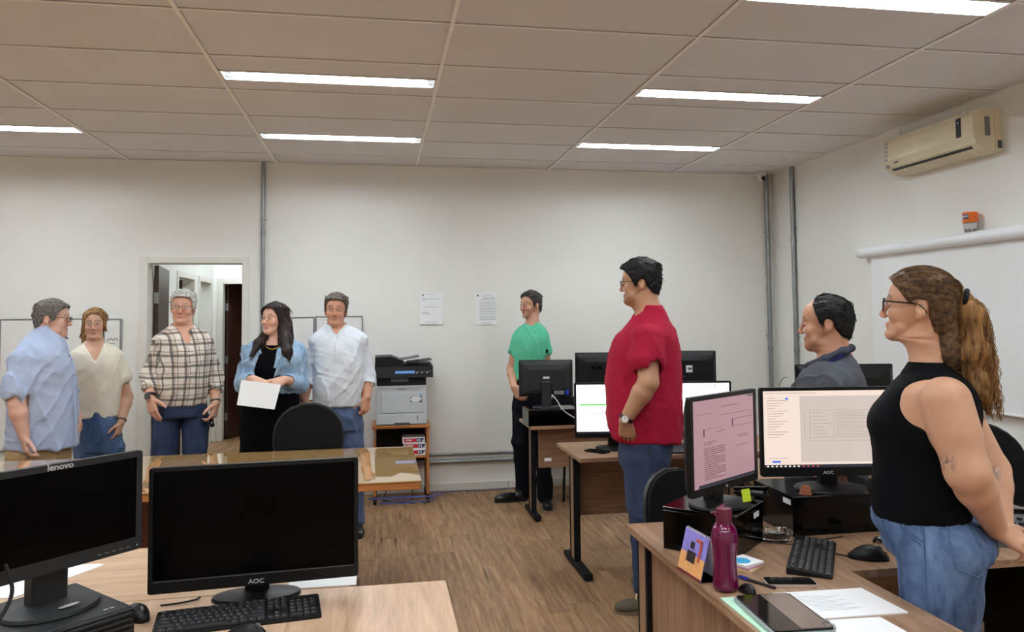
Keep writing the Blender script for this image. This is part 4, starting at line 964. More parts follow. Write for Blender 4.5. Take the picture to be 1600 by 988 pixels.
def loft(S, k=.03, op='u', n=2.3, off=0, endk=.02):
    """stack of oval sections (z, x left, x right, y front, y back)"""
    T = smooth_rows(S); z = T[:, 0]
    def fn(X, Y, Z):
        Zc = np.clip(Z, z[0], z[-1]); v = [np.interp(Zc, z, T[:, c]) for c in (1, 2, 3, 4)]
        cx, rx, cy, ry = (v[0] + v[1]) / 2, np.maximum((v[1] - v[0]) / 2 + off, .004), (v[2] + v[3]) / 2, np.maximum((v[3] - v[2]) / 2 + off, .004)
        ax, ay = np.abs(X - cx) + 1e-6, np.abs(Y - cy) + 1e-6; q = ((ax / rx) ** n + (ay / ry) ** n) ** (1 / n)
        d = (q - 1) * np.sqrt((ax / rx) ** 2 + (ay / ry) ** 2) / np.sqrt((ax / rx ** 2) ** 2 + (ay / ry ** 2) ** 2); e = np.maximum(z[0] - off - Z, Z - z[-1] - off)
        h = np.maximum(endk - np.abs(d - e), 0) / endk
        return np.maximum(d, e) + h * h * endk / 4
    return Prim(fn, (T[:, 1].min() - off, T[:, 3].min() - off, z[0] - off), (T[:, 2].max() + off, T[:, 4].max() + off, z[-1] + off), k, op)
def xf(p, o, M, s=1.0):
    """move a primitive given in a local frame: world = o + s * (M rows as axes)^T local"""
    M = np.array(M, float); o = np.array(o, float); f = p.fn
    def fn(X, Y, Z):
        d = (X - o[0], Y - o[1], Z - o[2])
        return f(*[(M[i, 0] * d[0] + M[i, 1] * d[1] + M[i, 2] * d[2]) / s for i in range(3)]) * s
    cs = np.array([[(p.lo, p.hi)[a][0], (p.lo, p.hi)[b][1], (p.lo, p.hi)[c][2]] for a in (0, 1) for b in (0, 1) for c in (0, 1)]) @ M * s + o
    return Prim(fn, cs.min(0), cs.max(0), p.k * s, p.op)
def field(prims, lo, hi, h, disp=None):
    lo, hi = np.array(lo, float), np.array(hi, float); n = np.ceil((hi - lo) / h).astype(int) + 1
    ax = [(lo[i] + h * np.arange(n[i])).astype(np.float32) for i in range(3)]; D = np.full(n, .3, np.float32)
    for p in sorted(prims, key=lambda q: -q.k):          # broad blends first, fine features last
        pad = p.k + 3 * h + .004
        a = np.clip(np.floor((p.lo - pad - lo) / h).astype(int), 0, n); b = np.clip(np.ceil((p.hi + pad - lo) / h).astype(int) + 1, 0, n)
        if (b <= a).any(): continue
        sl = tuple(slice(i, j) for i, j in zip(a, b)); X, Y, Z = ax[0][sl[0]][:, None, None], ax[1][sl[1]][None, :, None], ax[2][sl[2]][None, None, :]
        d = np.broadcast_to(p.fn(X, Y, Z), D[sl].shape).astype(np.float32); c = D[sl]; k = max(p.k, 1e-5)
        if p.op == 'u': q = np.maximum(k - np.abs(c - d), 0) / k; D[sl] = np.minimum(c, d) - q * q * k / 4
        elif p.op == 's': d = -d; q = np.maximum(k - np.abs(c - d), 0) / k; D[sl] = np.maximum(c, d) + q * q * k / 4
    if disp is not None:
        I = np.nonzero(np.abs(D) < max(.03, 3 * h)); P = [ax[i][I[i]] for i in range(3)]; D[I] += disp(*P).astype(np.float32)
    return D, lo, h
def nets(D, lo, h):
    """surface nets: field to quads"""
    ins = D < 0; n = np.array(D.shape); c = np.zeros(n - 1, np.int8)
    for a in (0, 1):
        for b in (0, 1):
            for e in (0, 1): c += ins[a:n[0] - 1 + a, b:n[1] - 1 + b, e:n[2] - 1 + e]
    I = np.nonzero((c > 0) & (c < 8)); m = len(I[0]); idx = np.full(n - 1, -1, np.int32); idx[I] = np.arange(m)
    co = np.array([(a, b, e) for a in (0, 1) for b in (0, 1) for e in (0, 1)]); V = np.stack([D[I[0] + a, I[1] + b, I[2] + e] for a, b, e in co], 1)
    acc = np.zeros((m, 3)); cnt = np.zeros(m)
    for i in range(8):
        for j in range(i + 1, 8):
            if np.abs(co[i] - co[j]).sum() != 1: continue
            s = (V[:, i] < 0) != (V[:, j] < 0); t = np.where(s, V[:, i] / np.where(s, V[:, i] - V[:, j], 1), 0)
            acc += np.where(s[:, None], co[i] + t[:, None] * (co[j] - co[i]), 0); cnt += s
    P = (np.stack(I, 1) + acc / cnt[:, None]) * h + lo; F = []
    for ax in range(3):
        u, v = (ax + 1) % 3, (ax + 2) % 3
        a = [slice(1, -1)] * 3; a[ax] = slice(0, -1); b = list(a); b[ax] = slice(1, None)
        A, B = ins[tuple(a)], ins[tuple(b)]; E = np.nonzero(A != B); e = [E[0].copy(), E[1].copy(), E[2].copy()]
        for q in range(3):
            if q != ax: e[q] += 1
        def cell(du, dv):
            w = list(e); w[u] = w[u] - du; w[v] = w[v] - dv; return idx[tuple(w)]
        q = np.stack([cell(1, 1), cell(0, 1), cell(0, 0), cell(1, 0)], 1); fl = ~A[E]
        q[fl] = q[fl][:, ::-1]; F.append(q)
    F = np.concatenate(F); F = F[(F >= 0).all(1)]
    return P, F
def biggest(P, F):
    """keep only the largest connected piece so that a surface stays one"""
    lab = np.arange(len(P))
    while True:
        m = lab[F].min(1); new = lab.copy(); np.minimum.at(new, F.ravel(), np.repeat(m, 4)); new = new[new]
        if (new == lab).all(): break
        lab = new
    u, c = np.unique(lab[F[:, 0]], return_counts=True); F = F[lab[F[:, 0]] == u[c.argmax()]]
    used = np.unique(F); mp = np.full(len(P), -1); mp[used] = np.arange(len(used)); return P[used], mp[F]
def surf(name, prims, h, mat, parent, disp=None, color=None, lo=None, hi=None, one=True):
    us = [p for p in prims if p.op == 'u']
    L = np.min([p.lo for p in us], 0) - .02 if lo is None else np.array(lo, float); Hh = np.max([p.hi for p in us], 0) + .02 if hi is None else np.array(hi, float)
    P, F = nets(*field(prims, L, Hh, h, disp))
    if one: P, F = biggest(P, F)
    me = bpy.data.meshes.new(name); me.vertices.add(len(P)); me.vertices.foreach_set('co', P.astype(np.float32).ravel())
    me.loops.add(F.size); me.polygons.add(len(F)); me.polygons.foreach_set('loop_start', np.arange(0, F.size, 4, dtype=np.int32)); me.polygons.foreach_set('loop_total', np.full(len(F), 4, np.int32))
    me.loops.foreach_set('vertex_index', F.astype(np.int32).ravel()); me.polygons.foreach_set('use_smooth', np.ones(len(F), bool)); me.update(calc_edges=True)
    me.materials.append(MATS[mat])
    if color is not None:
        at_ = me.color_attributes.new('Col', 'FLOAT_COLOR', 'POINT'); at_.data.foreach_set('color', np.concatenate([color(P), np.ones((len(P), 1))], 1).astype(np.float32).ravel())
    o = bpy.data.objects.new(name, me); COL.objects.link(o); o.parent = parent; return o

# ------------------------------------------------------------------ cloth, hair and skin materials
def mat_skin():
    m, t = newmat('skin'); a = t.new('ShaderNodeVertexColor'); a.layer_name = 'Col'
    n = t.noise(t.coords(), 45, 4); c = t.mix(.16, a.outputs['Color'], t.ramp(n, [(.3, (.78, .74, .70)), (.7, (1, 1, 1))]), 'MULTIPLY'); t.base(c)
    t.b.inputs['Roughness'].default_value = .48; t.b.inputs['Subsurface Weight'].default_value = .03; t.b.inputs['Subsurface Radius'].default_value = (.012, .005, .003); t.b.inputs['Subsurface Scale'].default_value = .6
    t.bump(t.noise(t.coords(), 260, 3), .08, .001)
mat_skin()
def mat_cloth(name, rgb, rough=.85, weave=700, var=.06, wr=.4, sheen=.0, spec=.3):
    m, t = newmat(name); c = lin(rgb); t.b.inputs['Roughness'].default_value = rough; t.b.inputs['Sheen Weight'].default_value = sheen; t.b.inputs['Specular IOR Level'].default_value = spec
    f = t.noise(t.coords(), 9, 5); t.base(t.ramp(f, [(.3, tuple(x * (1 - var) for x in c)), (.7, tuple(min(1, x * (1 + var)) for x in c))]))
    h = t.math('ADD', t.math('MULTIPLY', t.noise(t.coords('Object', (1, 1, .6)), 26, 5, .6, .6), 1.0), t.math('MULTIPLY', t.noise(t.coords(), weave, 2), .12)); t.bump(h, wr, .02); return m
def mat_denim(name, dark, light, scale=7):
    m, t = newmat(name); t.b.inputs['Roughness'].default_value = .8
    n = t.noise(t.coords('Object', (1, 1, .45)), scale, 6, .65, .4); w = t.noise(t.coords('Object', (1, 1, .15)), 420, 2)
    c = t.ramp(n, [(.34, lin(dark)), (.68, lin(light))]); t.base(t.mix(.25, c, t.ramp(w, [(.35, (.6, .6, .6)), (.65, (1, 1, 1))]), 'MULTIPLY'))
    t.bump(t.noise(t.coords(), 24, 5, .6, .5), .3, .012)
def mat_hair(name, dark, light, st=(1, 1, 1), scale=60, rough=.42):
    m, t = newmat(name); t.b.inputs['Roughness'].default_value = rough + .1; t.b.inputs['Specular IOR Level'].default_value = .25; v = t.coords('Object', st); n = t.noise(v, scale, 5, .6, .4)
    t.base(t.ramp(n, [(.32, lin(dark)), (.66, lin(light))])); t.bump(n, .4, .004)
def mat_plaid():
    m, t = newmat('plaid'); t.b.inputs['Roughness'].default_value = .85
    tc = t.new('ShaderNodeTexCoord'); sp = t.new('ShaderNodeSeparateXYZ'); wob = t.noise(t.coords(), 5, 3)
    t.link(tc.outputs['Object'], sp.inputs[0])
    def bands(v, per, spec):
        u = t.math('FRACT', t.math('MULTIPLY', t.math('ADD', v, t.math('MULTIPLY', wob, .03)), 1 / per)); tot = None
        for c0, w in spec:
            b = t.math('LESS_THAN', t.math('ABSOLUTE', t.math('SUBTRACT', u, c0)), w); tot = b if tot is None else t.math('MAXIMUM', tot, b)
        return tot
    # across: x plus depth so that the side of the body carries stripes too
    xx = t.math('ADD', sp.outputs['X'], t.math('MULTIPLY', sp.outputs['Y'], .6))
    a = bands(xx, .078, ((.25, .105), (.62, .035))); b = bands(sp.outputs['Z'], .078, ((.25, .105), (.62, .035)))
    a2 = bands(xx, .078, ((.45, .05),)); b2 = bands(sp.outputs['Z'], .078, ((.45, .05),))
    c = t.mix(t.math('MULTIPLY', t.math('ADD', a2, b2), .35), lin((232, 222, 210)), lin((176, 128, 104)))
    c = t.mix(t.math('MULTIPLY', a, .72), c, lin((52, 40, 40))); c = t.mix(t.math('MULTIPLY', b, .72), c, lin((48, 38, 38))); t.base(c)
    t.bump(t.noise(t.coords('Object', (1, 1, .6)), 24, 5, .6, .6), .3, .012)
mat_plaid()
mat_cloth('shirt_blue', (182, 196, 226), wr=.3); mat_cloth('khaki', (176, 148, 108)); mat_cloth('top_cream', (238, 231, 214), wr=.2)
mat_cloth('shirt_white', (226, 232, 240), wr=.35); mat_cloth('tee_green', (98, 200, 162)); mat_cloth('navy_trousers', (12, 13, 24), spec=.15); mat_cloth('tee_red', (168, 18, 54), wr=.25)
mat_cloth('polo_grey', (78, 80, 88)); mat_cloth('polo_collar', (62, 66, 78)); mat_cloth('tank_black', (6, 6, 10), wr=.2, spec=.12); mat_cloth('dress_black', (5, 5, 9), wr=.2, spec=.1); mat_cloth('lanyard', (26, 34, 84), wr=.05)
mat_denim('jeans_dark', (22, 32, 58), (54, 72, 108)); mat_denim('jeans_mid', (46, 74, 118), (98, 128, 170)); mat_denim('jeans_grey', (56, 74, 108), (92, 112, 148)); mat_denim('jeans_light', (48, 72, 112), (116, 144, 186), 11); mat_denim('denim_jacket', (116, 152, 190), (176, 204, 228), 14)
mat_hair('hair_grey_dark', (62, 58, 54), (138, 132, 126), (1, .35, 1)); mat_hair('hair_silver', (150, 148, 142), (218, 216, 210), (1, .4, 1)); mat_hair('hair_blonde', (96, 66, 40), (176, 136, 88), (1, 1, .18)); mat_hair('hair_black_brown', (16, 11, 11), (52, 36, 34), (1, 1, .15))
mat_hair('hair_grey_mid', (54, 48, 44), (120, 110, 100), (1, .35, 1)); mat_hair('hair_black', (7, 7, 8), (28, 25, 26), (1, .35, 1)); mat_hair('hair_dark_salt', (34, 30, 30), (86, 80, 76), (1, .35, 1)); mat_hair('hair_brown', (44, 30, 22), (118, 88, 58), (1, .2, 1), 80); mat_hair('hair_curl', (78, 52, 30), (164, 120, 70), (1, 1, .2), 70)
def mat_lens():
    m, t = newmat('lens'); tr = t.new('ShaderNodeBsdfTransparent'); mx = t.new('ShaderNodeMixShader'); mx.inputs[0].default_value = .06; t.b.inputs['Roughness'].default_value = .03; t.base((.9, .9, .9))
    t.link(tr.outputs[0], mx.inputs[1]); t.link(t.b.outputs[0], mx.inputs[2]); t.link(mx.outputs[0], t.n['Material Output'].inputs['Surface'])
mat_lens()
plain('eye_white', (226, 222, 216), .25); plain('iris_dark', (38, 26, 20), .2); plain('frame_black', (18, 17, 18), .3); plain('frame_brown', (66, 44, 36), .3); plain('shoe_black', (16, 15, 15), .28, var=.1); plain('boot_olive', (84, 76, 60), .75, var=.15, scale=30, bump=.3, bscale=300); plain('boot_sole', (120, 108, 90), .8, var=.1); plain('button_white', (232, 232, 230), .35); plain('leather_black', (20, 18, 18), .5); plain('bead_brown', (48, 30, 26), .5)

# ------------------------------------------------------------------ placing: the frame of one standing person
def rayd(x, y):
    f = Vector((math.sin(YAW) * math.cos(PITCH), math.cos(YAW) * math.cos(PITCH), math.sin(PITCH))); r0 = Vector((math.cos(YAW), -math.sin(YAW), 0)); u0 = r0.cross(f)
    r = math.cos(ROLL) * r0 + math.sin(ROLL) * u0; u = -math.sin(ROLL) * r0 + math.cos(ROLL) * u0
    return r * ((x - 800) / FPX) + u * ((PPY - y) / FPX) + f
class Spot:
    """ground point of a person who stands 'dist' metres away along the ground in the direction of picture column px; gives local points"""
    def __init__(s, px, depth):
        dist = depth * math.sqrt(1 + ((px - 800) / FPX) ** 2)
        d = rayd(px, 495); g = Vector((d.x, d.y)); s.n = g.normalized(); s.dist = dist; s.loc = (s.n.x * dist, s.n.y * dist, 0); s.rz = -math.atan2(s.n.x, s.n.y); s.px = px
    def L(s, x, y, dd=0):
        d = rayd(x, y); t = (s.dist + dd) / (d.x * s.n.x + d.y * s.n.y); w = Vector((d.x * t, d.y * t, d.z * t + ZC))
        lx = (w.x - s.loc[0]) * s.n.y - (w.y - s.loc[1]) * s.n.x
        return np.array((lx, dd, w.z))
    def rows(s, R_, grow=0):
        """(py, px left, px right, y front, y back) to loft sections"""
        out = []
        for py, a, b, yf, yb in R_:
            A, B = s.L(a, py), s.L(b, py); out.append(((A[2] + B[2]) / 2, A[0] - grow, B[0] + grow, yf - grow, yb + grow))
        return out
def rotm(yaw=0, pitch=0, roll=0):
    """rows are the local axes; yaw>0 turns the face to picture right, pitch>0 raises the chin, roll>0 tips to picture right"""
    m = Matrix.Rotation(R(yaw), 3, 'Z') @ Matrix.Rotation(R(roll), 3, 'Y') @ Matrix.Rotation(R(-pitch), 3, 'X'); return np.array(m).T

# ------------------------------------------------------------------ head
def head_prims(w=1.0, fat=0, nose=1.0, chin=1.0, lips=1.0, mouth_open=0):
    E = []
    E.append(ell((0, .012, .036), (.0755 * w, .0955, .082), .02)); E.append(ell((0, .045, -.02), (.060 * w, .056, .07), .03))
    fl = loft([(-.115, -.017, .017, -.070, -.040), (-.104, -.030, .030, -.081, -.018), (-.086, -.043 - .006 * fat, .043 + .006 * fat, -.083, .015), (-.06, -.053 - .010 * fat, .053 + .010 * fat, -.083, .04), (-.03, -.061 - .007 * fat, .061 + .007 * fat, -.083, .05), (0, -.066, .066, -.082, .06), (.035, -.068, .068, -.087, .07), (.075, -.064, .064, -.080, .08)], .03, n=2.25, endk=.03)
    g0 = fl.fn; fl.fn = lambda X, Y, Z: g0(X, Y, Z - .55 * np.clip(Y + .07, 0, .11) * np.clip((.0 - Z) / .06, 0, 1)); E.append(fl)      # jaw line rises towards the ear
    E.append(ell((0, -.075, -.101), (.016 * chin, .012 * chin, .012), .022))
    for s in (-1, 1):
        E.append(ell((s * .041 * w, -.064, -.03), (.022, .020, .022 + .004 * fat), .02))
        E.append(cap((s * .012, -.087, .0185), (s * .042, -.077, .019), .0075, .006, .012))
        E.append(ell((s * .032, -.099, .0015), (.0165, .0145, .0095), .010, 's'))
        E.append(ell((s * .032, -.0775, .0), (.0145, .0115, .0105), .004))
        E.append(ell((s * .0118, -.097, -.0395), (.0068 * nose, .0095, .0068), .007))
        if fat: E.append(ell((s * .046, -.045, -.075), (.022 * fat, .026 * fat, .024 * fat), .03))
    if fat: E.append(ell((0, -.040, -.106), (.036, .034, .020 * fat), .04))
    E.append(cap((0, -.087, .008), (0, -.089 - .016 * nose, -.031), .0072, .0088, .010)); E.append(ell((0, -.091 - .0145 * nose, -.0355), (.0105 * nose, .0098 * nose, .0085), .009))
    E.append(ell((0, -.0845, -.0645), (.021, .0085 * lips, .0055), .007)); E.append(ell((0, -.0825, -.0745), (.0185, .0095 * lips, .0062), .007)); E.append(ell((0, -.096, -.0695), (.023, .0075, .0014 + mouth_open), .003, 's'))
    for s in (-1, 1):
        M = rotm(s * 18)
        E.append(ell((s * .0765 * w, .017, -.008), (.0085, .019, .031), .006, 'u', M)); E.append(ell((s * .0855 * w, .014, -.004), (.006, .010, .017), .005, 's', M)); E.append(ell((s * .0745 * w, .008, -.034), (.007, .009, .009), .006))
    return E
def head_color(skin, lip, brow, stubble=0, brow_y=.0255, brow_w=.0065, base=None):
    s, l, b = lin(skin), lin(lip), lin(brow)
    def fn(Q, C):
        x, y, z = Q[:, 0], Q[:, 1], Q[:, 2]; ax = np.abs(x)
        def mixin(C, w, col): return C * (1 - w[:, None]) + np.array(col) * w[:, None]
        front = np.clip((-.05 - y) / .02, 0, 1)
        C = mixin(C, front * .28 * np.exp(-((ax - .04) / .018) ** 2 - ((z + .03) / .02) ** 2), (s[0] * 1.0, s[1] * .62, s[2] * .58))
        C = mixin(C, front * .3 * np.exp(-(ax / .014) ** 2 - ((z + .038) / .012) ** 2), (s[0], s[1] * .66, s[2] * .62))
        if stubble: C = mixin(C, stubble * np.clip((-.045 - z) / .02, 0, 1) * np.clip((.0 - y) / .03, 0, 1), tuple(v * .45 for v in s))
        C = mixin(C, front * np.exp(-(np.maximum(ax - .008, 0) / .011) ** 2 - ((z + .0695) / .0082) ** 2) * .85, l)
        arch = brow_y + .004 * np.sin(np.clip((ax - .012) / .036, 0, 1) * PI) - .002 * np.clip((ax - .03) / .02, 0, 1)
        C = mixin(C, front * .9 * np.clip(1 - np.abs(z - arch) / brow_w, 0, 1) ** .6 * np.clip((ax - .009) / .006, 0, 1) * np.clip((.052 - ax) / .008, 0, 1), b)
        return np.clip(C, 0, 1)
    return fn
SKULL = (ell((0, .012, .036), (.0755, .0955, .082)), ell((0, .045, -.02), (.060, .056, .07)), loft([(-.06, -.05, .05, -.07, .05), (0, -.066, .066, -.078, .065), (.035, -.068, .068, -.085, .08), (.075, -.064, .064, -.080, .09)]))
def skull_d(X, Y, Z, w=1.0):
    a = SKULL[0].fn(X / w, Y, Z); b = SKULL[1].fn(X / w, Y, Z); c = SKULL[2].fn(X / w, Y, Z)
    def sm(a, b, k): q = np.maximum(k - np.abs(a - b), 0) / k; return np.minimum(a, b) - q * q * k / 4
    return sm(sm(a, b, .03), c, .02)
def hair_cap(line, thick, w=1.0, amp=.004, fr=(90, 24, 60), side=.5, sweep=0):
    """short hair over the skull: line = [(angle from the front in degrees, lowest height)], thick = (top, side, back)"""
    A = np.radians([a for a, _ in line]); Zl = [z for _, z in line]
    def fn(X, Y, Z):
        X, Y, Z = np.broadcast_arrays(X, Y, Z); X, Y, Z = X.astype(float), Y.astype(float), Z.astype(float)
        ph = np.abs(np.arctan2(X, -(Y - .0))); zl = np.interp(ph, A, Zl); up = np.clip((Z - .02) / .09, 0, 1); bk = np.clip((ph - 1.9) / .9, 0, 1)
        th = thick[0] * up + (thick[1] * (1 - bk) + thick[2] * bk) * (1 - up)
        nz = vnoise(X * fr[0] + sweep * Z * 60, Y * fr[1], Z * fr[2]) - .5 + .5 * (vnoise(X * fr[0] * 2.3, Y * fr[1] * 2, Z * fr[2] * 2.3) - .5)
        d = skull_d(X, Y, Z, w) - th - amp * nz * 2; e = (zl + .006 * nz - Z) * .75
        q = np.maximum(.008 - np.abs(d - e), 0) / .008; return np.maximum(d, e) + q * q * .002
    t = max(thick) + .012
    return Prim(fn, (-.08 * w - t, -.1 - t, -.1), (.08 * w + t, .115 + t, .125 + t), .01)
SHORT = [(0, .078), (22, .077), (38, .066), (50, .052), (60, .03), (70, -.012), (80, -.018), (90, .016), (112, .014), (122, -.02), (140, -.062), (180, -.072)]
def eyes(root, o, M, s, look=0, z=.0005, openn=1.0):
    """almond eyes with iris and lid line"""
    Mt = np.array(M)
    for sd in (-1, 1):
        c = np.array((sd * .032, -.0868, z)); mb = MB(); mb.sphere((0, 0, 0), 1, 14, .0122 * s, .0045 * s, .0046 * s * openn)
        e = mb.build('eye', 'eye_white', root); mw = Matrix(Mt.T.tolist()).to_4x4(); p = np.array(o) + s * (c @ Mt); mw.translation = p; e.matrix_local = mw
        MB().sphere((look * .004 * s, -.0022 * s, .0004), 1, 12, .0048 * s, .003 * s, .0046 * s * openn).build('iris', 'iris_dark', e)
        MB().tube([(x * s, y * s, zz * s) for x, y, zz in ((-.0128, .0, .0012), (-.006, -.0034, .0049 * openn), (.001, -.0042, .0056 * openn), (.0075, -.0028, .0046 * openn), (.0132, .001, .0012))], .0011 * s, 5).build('lash_line', 'iris_dark', e)
def glasses(root, o, M, s, mat, w=.048, h=.034, t=.0016, rim=True, z=-.001):
    g = empty('glasses'); g.parent = root; mw = Matrix(np.array(M).T.tolist()).to_4x4(); mw.translation = o; g.matrix_local = mw @ Matrix.Diagonal((s, s, s, 1))
    ob = []
    for sd in (-1, 1):
        pts = [(sd * .0335 + x, -.1035 + .006 * (abs(sd * .0335 + x) / .06) ** 2, z + y) for x, y in rrect(w, h, .012, 4)]
        MB().tube(pts + [pts[0], pts[1]], t if rim else t * .5, 6).build('rim', mat, g)
        MB().tube(bez([(sd * (.0335 + w / 2), -.099, z + h * .28), (sd * .074, -.06, z + h * .26), (sd * .079, .0, z + h * .2), (sd * .078, .022, z - .004), (sd * .076, .032, z - .02)], 5), t * 1.15, 6).build('temple', mat, g)
        MB().prism([(x + sd * .0335, y + z) for x, y in rrect(w - .002, h - .002, .011, 4)], -.1032, -.1026, 'XZ').build('lens', 'lens', g)
    MB().tube([(-.0095, -.1035, z + .004), (0, -.107, z + .007), (.0095, -.1035, z + .004)], t, 6).build('bridge', mat, g)
    return g

# ------------------------------------------------------------------ hand
def hand_prims(wr, d, n, side, curl=(25, 30, 20), s=1.0, thumb=(.55, .75, .25), spread=1.0, tcurl=20):
    """wr wrist, d towards the fingers, n out of the palm; side=+1/-1 picks where the thumb sits (t = side * d x n)"""
    d = np.array(d, float); d /= np.linalg.norm(d); n = np.array(n, float); n -= d * (n @ d); n /= np.linalg.norm(n); t = side * np.cross(d, n); wr = np.array(wr, float); P = []
    base = [(.088, .029, .070), (.092, .009, .078), (.088, -.011, .072), (.080, -.029, .056)]
    for i, (bd, bt, ln) in enumerate(base):
        b = wr + s * (d * bd + t * bt); P.append(cap(wr + s * (d * .006 + t * bt * .45), b, .0165 * s, .0125 * s, .012)); a = 0; p = b; q = d
        for j, (fr, c) in enumerate(zip((.45, .31, .24), curl)):
            a += R(c + (4 * i if j == 0 else 0)); u = d * math.cos(a) + n * math.sin(a) + t * (.06 * spread * (1.2 - i)) * (j == 0); u /= np.linalg.norm(u); e = p + u * ln * fr * s
            r0, r1 = (.0092, .0085, .0078)[j] * s * (1 if i < 3 else .88), (.0085, .0078, .0068)[j] * s * (1 if i < 3 else .88); P.append(cap(p, e, r0, r1, .0035 if j == 0 else .003)); p = e
    b = wr + s * (d * .022 + t * .022 + n * .004); u = d * thumb[0] + t * thumb[1] + n * thumb[2]; u /= np.linalg.norm(u); m = b + u * .042 * s; P.append(cap(b, m, .0165 * s, .0125 * s, .012))
    u2 = u * math.cos(R(tcurl)) + d * math.sin(R(tcurl)); e = m + u2 * .032 * s; P.append(cap(m, e, .0112 * s, .0102 * s, .005)); P.append(cap(e, e + (u2 + .25 * d) * .022 * s, .0102 * s, .0078 * s, .004))
    P.append(ell(wr + s * (d * .05 + n * .004), np.array((.026, .036, .015)) * s, .012, 'u', np.stack([d, t, n])))
    return P
def arm_prims(S, E, Wr, r=(.055, .043, .043, .028), k=.03):
    S, E, Wr = [np.array(v, float) for v in (S, E, Wr)]; f = E + (Wr - E) * .28
    return [cap(S, E, r[0], r[1], k), cap(E, f, r[1] * .98, r[2] * 1.04, .02), cap(f, Wr, r[2] * 1.04, r[3], .02)]
def folds(amp=.006, fx=7, fz=9, seed=0, tilt=.8, fine=.3):
    """creases: warped ridges running along two slanted directions, finer ones between"""
    def fn(x, y, z):
        wx = vnoise(x * 5 + seed, y * 5, z * 5) - .5; wz = vnoise(x * 4 + 9, y * 4 + seed, z * 4) - .5
        u = x + .8 * y + .05 * wx; w = z + .05 * wz
        out = 0
        for k, (ca, sa, q, am) in enumerate(((.94, .34, .8, 1.0), (.80, -.60, 1.0, .55), (.35, .94, 1.7, .22))):
            p1 = (u * ca + w * sa) * fx * 2.6 * q; p2 = (-u * sa + w * ca) * fz * .42 * q
            n = vnoise(p1 * .8 + seed * 1.7 + k * 5, p2 * .8 + 3.3 * k, y * 3 + k); r = 1 - np.abs(2 * n - 1); out = out + am * (r ** 4 - .2)
        m = .35 + 1.3 * np.clip(vnoise(x * 4.5 + 2, y * 4.5 + seed, z * 4.5) - .15, 0, 1)
        return -amp * 1.9 * out * m
    return fn
def shoe(root, heel, toe, mat, sole_mat, name='shoe', hgt=.10, w=.046, boot=False):
    """heel and toe on the ground, local"""
    heel, toe = np.array(heel, float), np.array(toe, float); v = toe - heel; L = np.linalg.norm(v[:2]); u = np.array((v[0], v[1], 0)) / L; up = np.array((0, 0, 1.)); M = np.stack([np.cross(u, up), u, up]); s = L / .28
    pr = [xf(p, heel, M, s) for p in (ell((0, .05, .05), (.036, .052, .05), .02), ell((0, .15, .04), (.042, .09, .042), .03), ell((0, .225, .032), (.045, .062, .032), .03), cap((0, .045, .06), (0, .04, hgt + (.04 if boot else 0)), .043, .045, .03))]
    pr.append(Prim(lambda X, Y, Z: (Z - .018) + 0 * X + 0 * Y, (-9, -9, -9), (9, 9, .018), .003, 's'))
    o = surf(name, pr, .0065, mat, root)
    mb = MB(); ol = []
    for k in range(24):
        a = 2 * PI * k / 24; yy = .14 + .146 * math.sin(a); xx = (.040 + .010 * max(0, math.sin(a))) * math.cos(a); ol.append((heel + M[0] * xx * s + M[1] * yy * s)[:2])
    mb.prism([tuple(p) for p in ol], 0, .024); mb.build('sole', sole_mat, o)
    return o

def strands(parent, hair_o, root_ho, hM, hs, mat, n=700, length=.035, comb=(0, .9, -.25), r=.0011, lift=.0014, seed=1, wave=.0):
    """fine strands lying on a hair surface, combed in the head's frame"""
    me = hair_o.data; m = len(me.vertices); co = np.empty(m * 3, np.float32); me.vertices.foreach_get('co', co); co = co.reshape(-1, 3); no = np.empty(m * 3, np.float32); me.vertex_normals.foreach_get('vector', no); no = no.reshape(-1, 3)
    rg = np.random.default_rng(seed); Q = (co - root_ho) @ hM.T / hs; NQ = no @ hM.T
    ok = np.nonzero(skull_d(Q[:, 0], Q[:, 1], Q[:, 2]) > .003)[0]; I = rg.choice(ok, n); mb = MB(); cm = np.array(comb, float)
    for i in I:
        N = no[i]; q = Q[i]; c = (cm + np.array((q[0] * 6, 0, -max(0, .05 - q[2]) * 14)) + rg.normal(0, .2, 3)) if len(cm) == 3 else (cm[:3] - q) / np.linalg.norm(cm[:3] - q) + rg.normal(0, cm[3], 3); f = c @ hM; f = f - N * (f @ N); l = np.linalg.norm(f)
        if l < 1e-3: continue
        f /= l; L_ = length * hs * rg.uniform(.6, 1.2); sd = np.cross(N, f); pts = []
        for k in range(5):
            t = L_ * k / 4; pts.append(tuple(co[i] + f * (t - L_ * .15) + N * (lift * (k / 4) - .0006 - (t - L_ * .15) ** 2 / .19) + sd * wave * math.sin(k * 1.7 + i)))
        mb.tube(pts, [r * .6, r, r, r * .8, r * .2], 3, False)
    return setp(mb.build('hair_strands', mat, parent), kind='stuff')
